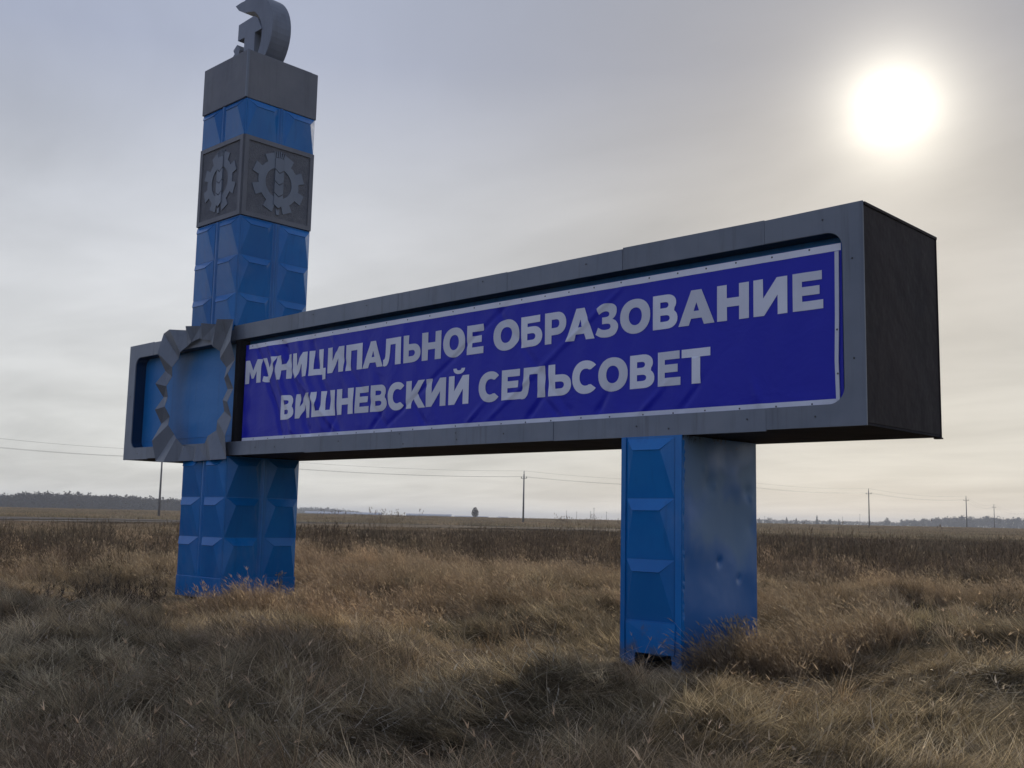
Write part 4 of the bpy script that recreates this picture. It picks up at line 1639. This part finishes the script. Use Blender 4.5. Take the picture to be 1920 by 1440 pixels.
def even_points(space, d0, d1, half=34):
    """jittered grid inside a fan in front of the camera"""
    n = int(2 * d1 / space)
    gx_, gy_ = np.meshgrid(np.arange(n) - n / 2, np.arange(n), indexing="ij")
    px = (gx_.ravel() + rng.uniform(-.5, .5, n * n)) * space
    py = (gy_.ravel() + rng.uniform(-.5, .5, n * n)) * space
    d = np.hypot(px, py)
    ok = (d > d0) & (d < d1) & (np.abs(np.degrees(np.arctan2(px, py))) < half)
    px, py, d = px[ok], py[ok], d[ok]
    return CAM.x + RT2[0] * px + FW2[0] * py, CAM.y + RT2[1] * px + FW2[1] * py, d


def off_monument(x, y, m_):
    ok = clear_of_monument(x, y, m_)
    return ok


def foot(x, y):
    """the trodden ground right in front of the two feet"""
    a = np.hypot(x - 2.9, (y + .9) * .8)
    b = np.hypot(x - 12.7, (y + .8) * .8)
    return np.minimum(a, b)


# laid, matted grass near the camera
x, y, d = even_points(.38, 2.5, 27)
ok = clear_of_monument(x, y, .12)
x, y, d = x[ok], y[ok], d[ok]
hs = (.60 + .75 * vnoise(x * .55, y * .55, 21) ** 1.3) * (.45 + .55 * sstep(1.0, 2.2, foot(x, y)))
do_scatter("matted_grass", "pale matted dry grass covering the ground in front of the stela", "grass", MATTED, x, y, hs, tints(x, y, (1.22, 1.14, 1.02), .7, 0), M["straw"], spread=.8, wide=.85 + .3 * rng.random(len(x)), swirl=2.2)
# drooping old clumps and loose litter among it
x, y, d = even_points(.50, 3, 24)
ok = clear_of_monument(x, y, .45) & (vnoise(x * .55, y * .55, 33) * .6 + vnoise(x * 1.6, y * 1.6, 34) * .4 > .50 + .10 * rng.random(len(x))) & (foot(x, y) > 1.5)
x, y, d = x[ok], y[ok], d[ok]
do_scatter("grass_tussocks", "drooping straw-coloured grass clumps on the uneven foreground", "grass", [proto_tussock(R7) for _ in range(8)], x, y, .45 + .6 * rng.random(len(x)), tints(x, y, (1.18, 1.08, .96), .8, 6), M["straw"], spread=.9, wide=.6 + .5 * rng.random(len(x)), swirl=1.2)
x, y, d = even_points(.8, 3, 22)
do_scatter("straw_litter", "bleached broken stalks and curled leaves scattered over the matted grass", "litter", [proto_litter(R7) for _ in range(6)], x, y, .8 + .5 * rng.random(len(x)), tints(x, y, (1.0, 1.0, 1.0), .4, 7), M["straw"], spread=3, wide=.8 + .4 * rng.random(len(x)))


# standing tufts of fine dry grass
x, y, d = even_points(.42, 6, 44)
patch = vnoise(x * .26, y * .26, 22) * .65 + vnoise(x * .8, y * .8, 23) * .35
thr = .66 - .36 * sstep(12, 19, d)
ok = clear_of_monument(x, y, .16) & (patch > thr + .10 * rng.random(len(x))) & (foot(x, y) > 1.9 + .8 * rng.random(len(x)))
x, y, d, patch = x[ok], y[ok], d[ok], patch[ok]
hs = (.50 + .80 * (patch - .25)) * (.70 + .40 * sstep(10, 22, d)) * (.8 + .4 * rng.random(len(x))) * (.5 + .5 * sstep(1.9, 3.6, foot(x, y)))
# thick tufts hugging the right side of the short leg, a few at the pylon's right foot
ex = np.concatenate([LX1 * S + rng.uniform(.22, 1.5, 60), CX1 * S + rng.uniform(.2, .7, 8)])
ey = np.concatenate([rng.uniform(-.1, 2.4, 60), rng.uniform(.3, 1.6, 8)])
x, y = np.concatenate([x, ex]), np.concatenate([y, ey])
hs = np.concatenate([hs, rng.uniform(.55, .95, 60), rng.uniform(.35, .5, 8)])
do_scatter("standing_dry_grass", "fine tawny standing dry grass leaning left around the stela", "grass", BUNCH, x, y, hs, tints(x, y, (1.06, 1.0, .95), .7, 1), M["straw"], spread=.45, wide=.9 + .3 * rng.random(len(x)), swirl=.6)

# dead brown weeds, thick beyond the stela
x, y, d = even_points(.55, 16, 46)
patch = vnoise(x * .14, y * .14, 24) * .6 + vnoise(x * .5, y * .5, 25) * .4
left = ((x - CAM.x) * RT2[0] + (y - CAM.y) * RT2[1]) / np.maximum(d, 1)
thr = .68 - .34 * sstep(20, 32, d) - .10 * sstep(-.15, -.40, left)
ok = clear_of_monument(x, y, .4) & (patch > thr)
x, y, d = x[ok], y[ok], d[ok]
do_scatter("dead_weeds", "dark brown dead weeds standing thickly behind the stela", "weeds", WEEDS, x, y, (.55 + .5 * rng.random(len(x))) * (.95 + .65 * sstep(22, 34, d)), tints(x, y, (.95, .93, .92), .8, 2), M["weed"], spread=3, wide=.9 + .3 * rng.random(len(x)))

# coarse growth that carries the field to its far edge
x, y, d = even_points(1.30, 32, 99)
patch = vnoise(x * .06, y * .06, 27) * .6 + vnoise(x * .22, y * .22, 28) * .4 + .06 * rng.normal(0, 1, len(x))
tn = tints(x, y, (.90, .87, .84), .8, 3)
hh = (.62 + .55 * vnoise(x * .12, y * .12, 26)) * (1.35 - 1.08 * sstep(36, 94, d))
w_ = patch > .52
do_scatter("field_grass", "tawny rough grass filling the field up to the dirt track", "grass", FIELD, x[~w_], y[~w_], hh[~w_], tn[~w_], M["straw"], spread=.9, wide=.8 + .4 * rng.random((~w_).sum()))
do_scatter("field_weeds", "dark brown weed patches in the middle of the field", "weeds", FIELDW, x[w_], y[w_], hh[w_] * 1.1, tn[w_] * np.array((.92, .92, .92)), M["weed"], spread=3, wide=.8 + .4 * rng.random(w_.sum()))

# stubbly far field and a few reeds against the sky
x, y, d = even_points(4.6, 99, 330)
lat = ((x - CAM.x) * RT2[0] + (y - CAM.y) * RT2[1]) / d
ok = (d > 127) | (lat > .13)
x, y, d = x[ok], y[ok], d[ok]
do_scatter("far_field_grass", "short pale grass of the far field beyond the dirt track", "grass", STUBBLE, x, y, .8 + .4 * rng.random(len(x)), tints(x, y, (.80, .78, .76), .4, 5), M["straw"], spread=2, wide=.9 + .3 * rng.random(len(x)))
ux = np.concatenate([rng.normal(690, 45, 26), rng.normal(740, 25, 8), rng.uniform(1040, 1170, 16), rng.normal(450, 160, 14), rng.uniform(1430, 1900, 14)])
dist = rng.uniform(85, 125, len(ux))
xy = np.array([far_point(float(u), float(q)) for u, q in zip(ux, dist)])
do_scatter("reeds", "scattered reed stalks with plumes sticking up against the skyline", "reeds", REEDS, xy[:, 0], xy[:, 1], .55 + .4 * rng.random(len(ux)), np.full((len(ux), 3), 1.0), M["weed"], spread=3)


def weed_plant(x, y, h, label, seed):
    R_ = random.Random(seed)
    z = float(terrain(x, y))
    r_ = empty("dry_weed", (x, y, z))
    tag(r_, label, "weed", "dry weeds at the foot of the stela")
    st, hd = MB(), MB()
    for _ in range(5):
        az, le = R_.uniform(0, 6.28), R_.uniform(.05, .4)
        top = Vector((math.cos(az) * math.sin(le) * h, math.sin(az) * math.sin(le) * h, math.cos(le) * h))
        st.tube([(x, y, z - .03), (x + top.x * .5, y + top.y * .5, z + top.z * .55), (x + top.x, y + top.y, z + top.z)], [.005, .004, .002], 4)
        for _k in range(9):
            t = R_.uniform(.4, 1)
            p = Vector((x, y, z)) + top * t
            q = p + Vector((R_.gauss(0, .06), R_.gauss(0, .06), R_.uniform(.03, .12)))
            st.tube([p, q], [.003, .0015], 3)
            for _j in range(5):
                c_ = q + Vector((R_.gauss(0, .014), R_.gauss(0, .014), R_.gauss(0, .014)))
                u_ = Vector((R_.gauss(0, 1), R_.gauss(0, 1), R_.gauss(0, 1))).normalized() * .014
                v_ = u_.orthogonal().normalized() * .009
                hd.add([c_ + u_, c_ + v_, c_ - u_, c_ - v_], [(0, 1, 2, 3)])
    link("stems", st.mesh("stems"), M["dryleaf"], r_)
    link("seed_heads", mesh("seed_heads", [tuple(v) for v in hd.v], hd.f), M["dryleaf"], r_)


weed_plant(1.70 * S, .50 * S, .55, "pale branching dry weed against the pylon's right lower corner", 4)
weed_plant(1.72 * S, .12 * S, .30, "short pale dry weed at the pylon's middle foot corner", 5)
weed_plant(5.87 * S, .45 * S, .55, "dry branching weed against the dented side of the short leg", 6)

# ------------------------------------------------------------------ haze in the air
mb = MB()
mb.box((CAM.x - 3200, CAM.y - 3200, -3), (CAM.x + 3200, CAM.y + 3200, 24))
hz = link("haze", mb.mesh("haze"))
ma = bpy.data.materials.new("haze_air")
ma.use_nodes = True
n = ma.node_tree
n.nodes.clear()
o = nn(n, "ShaderNodeOutputMaterial")
pv = nn(n, "ShaderNodeVolumePrincipled")
pv.inputs["Color"].default_value = (.84, .90, 1.0, 1)
pv.inputs["Density"].default_value = 3.0e-4
pv.inputs["Anisotropy"].default_value = .2
n.links.new(pv.outputs[0], o.inputs["Volume"])
hz.data.materials.append(ma)
tag(hz, kind="stuff")
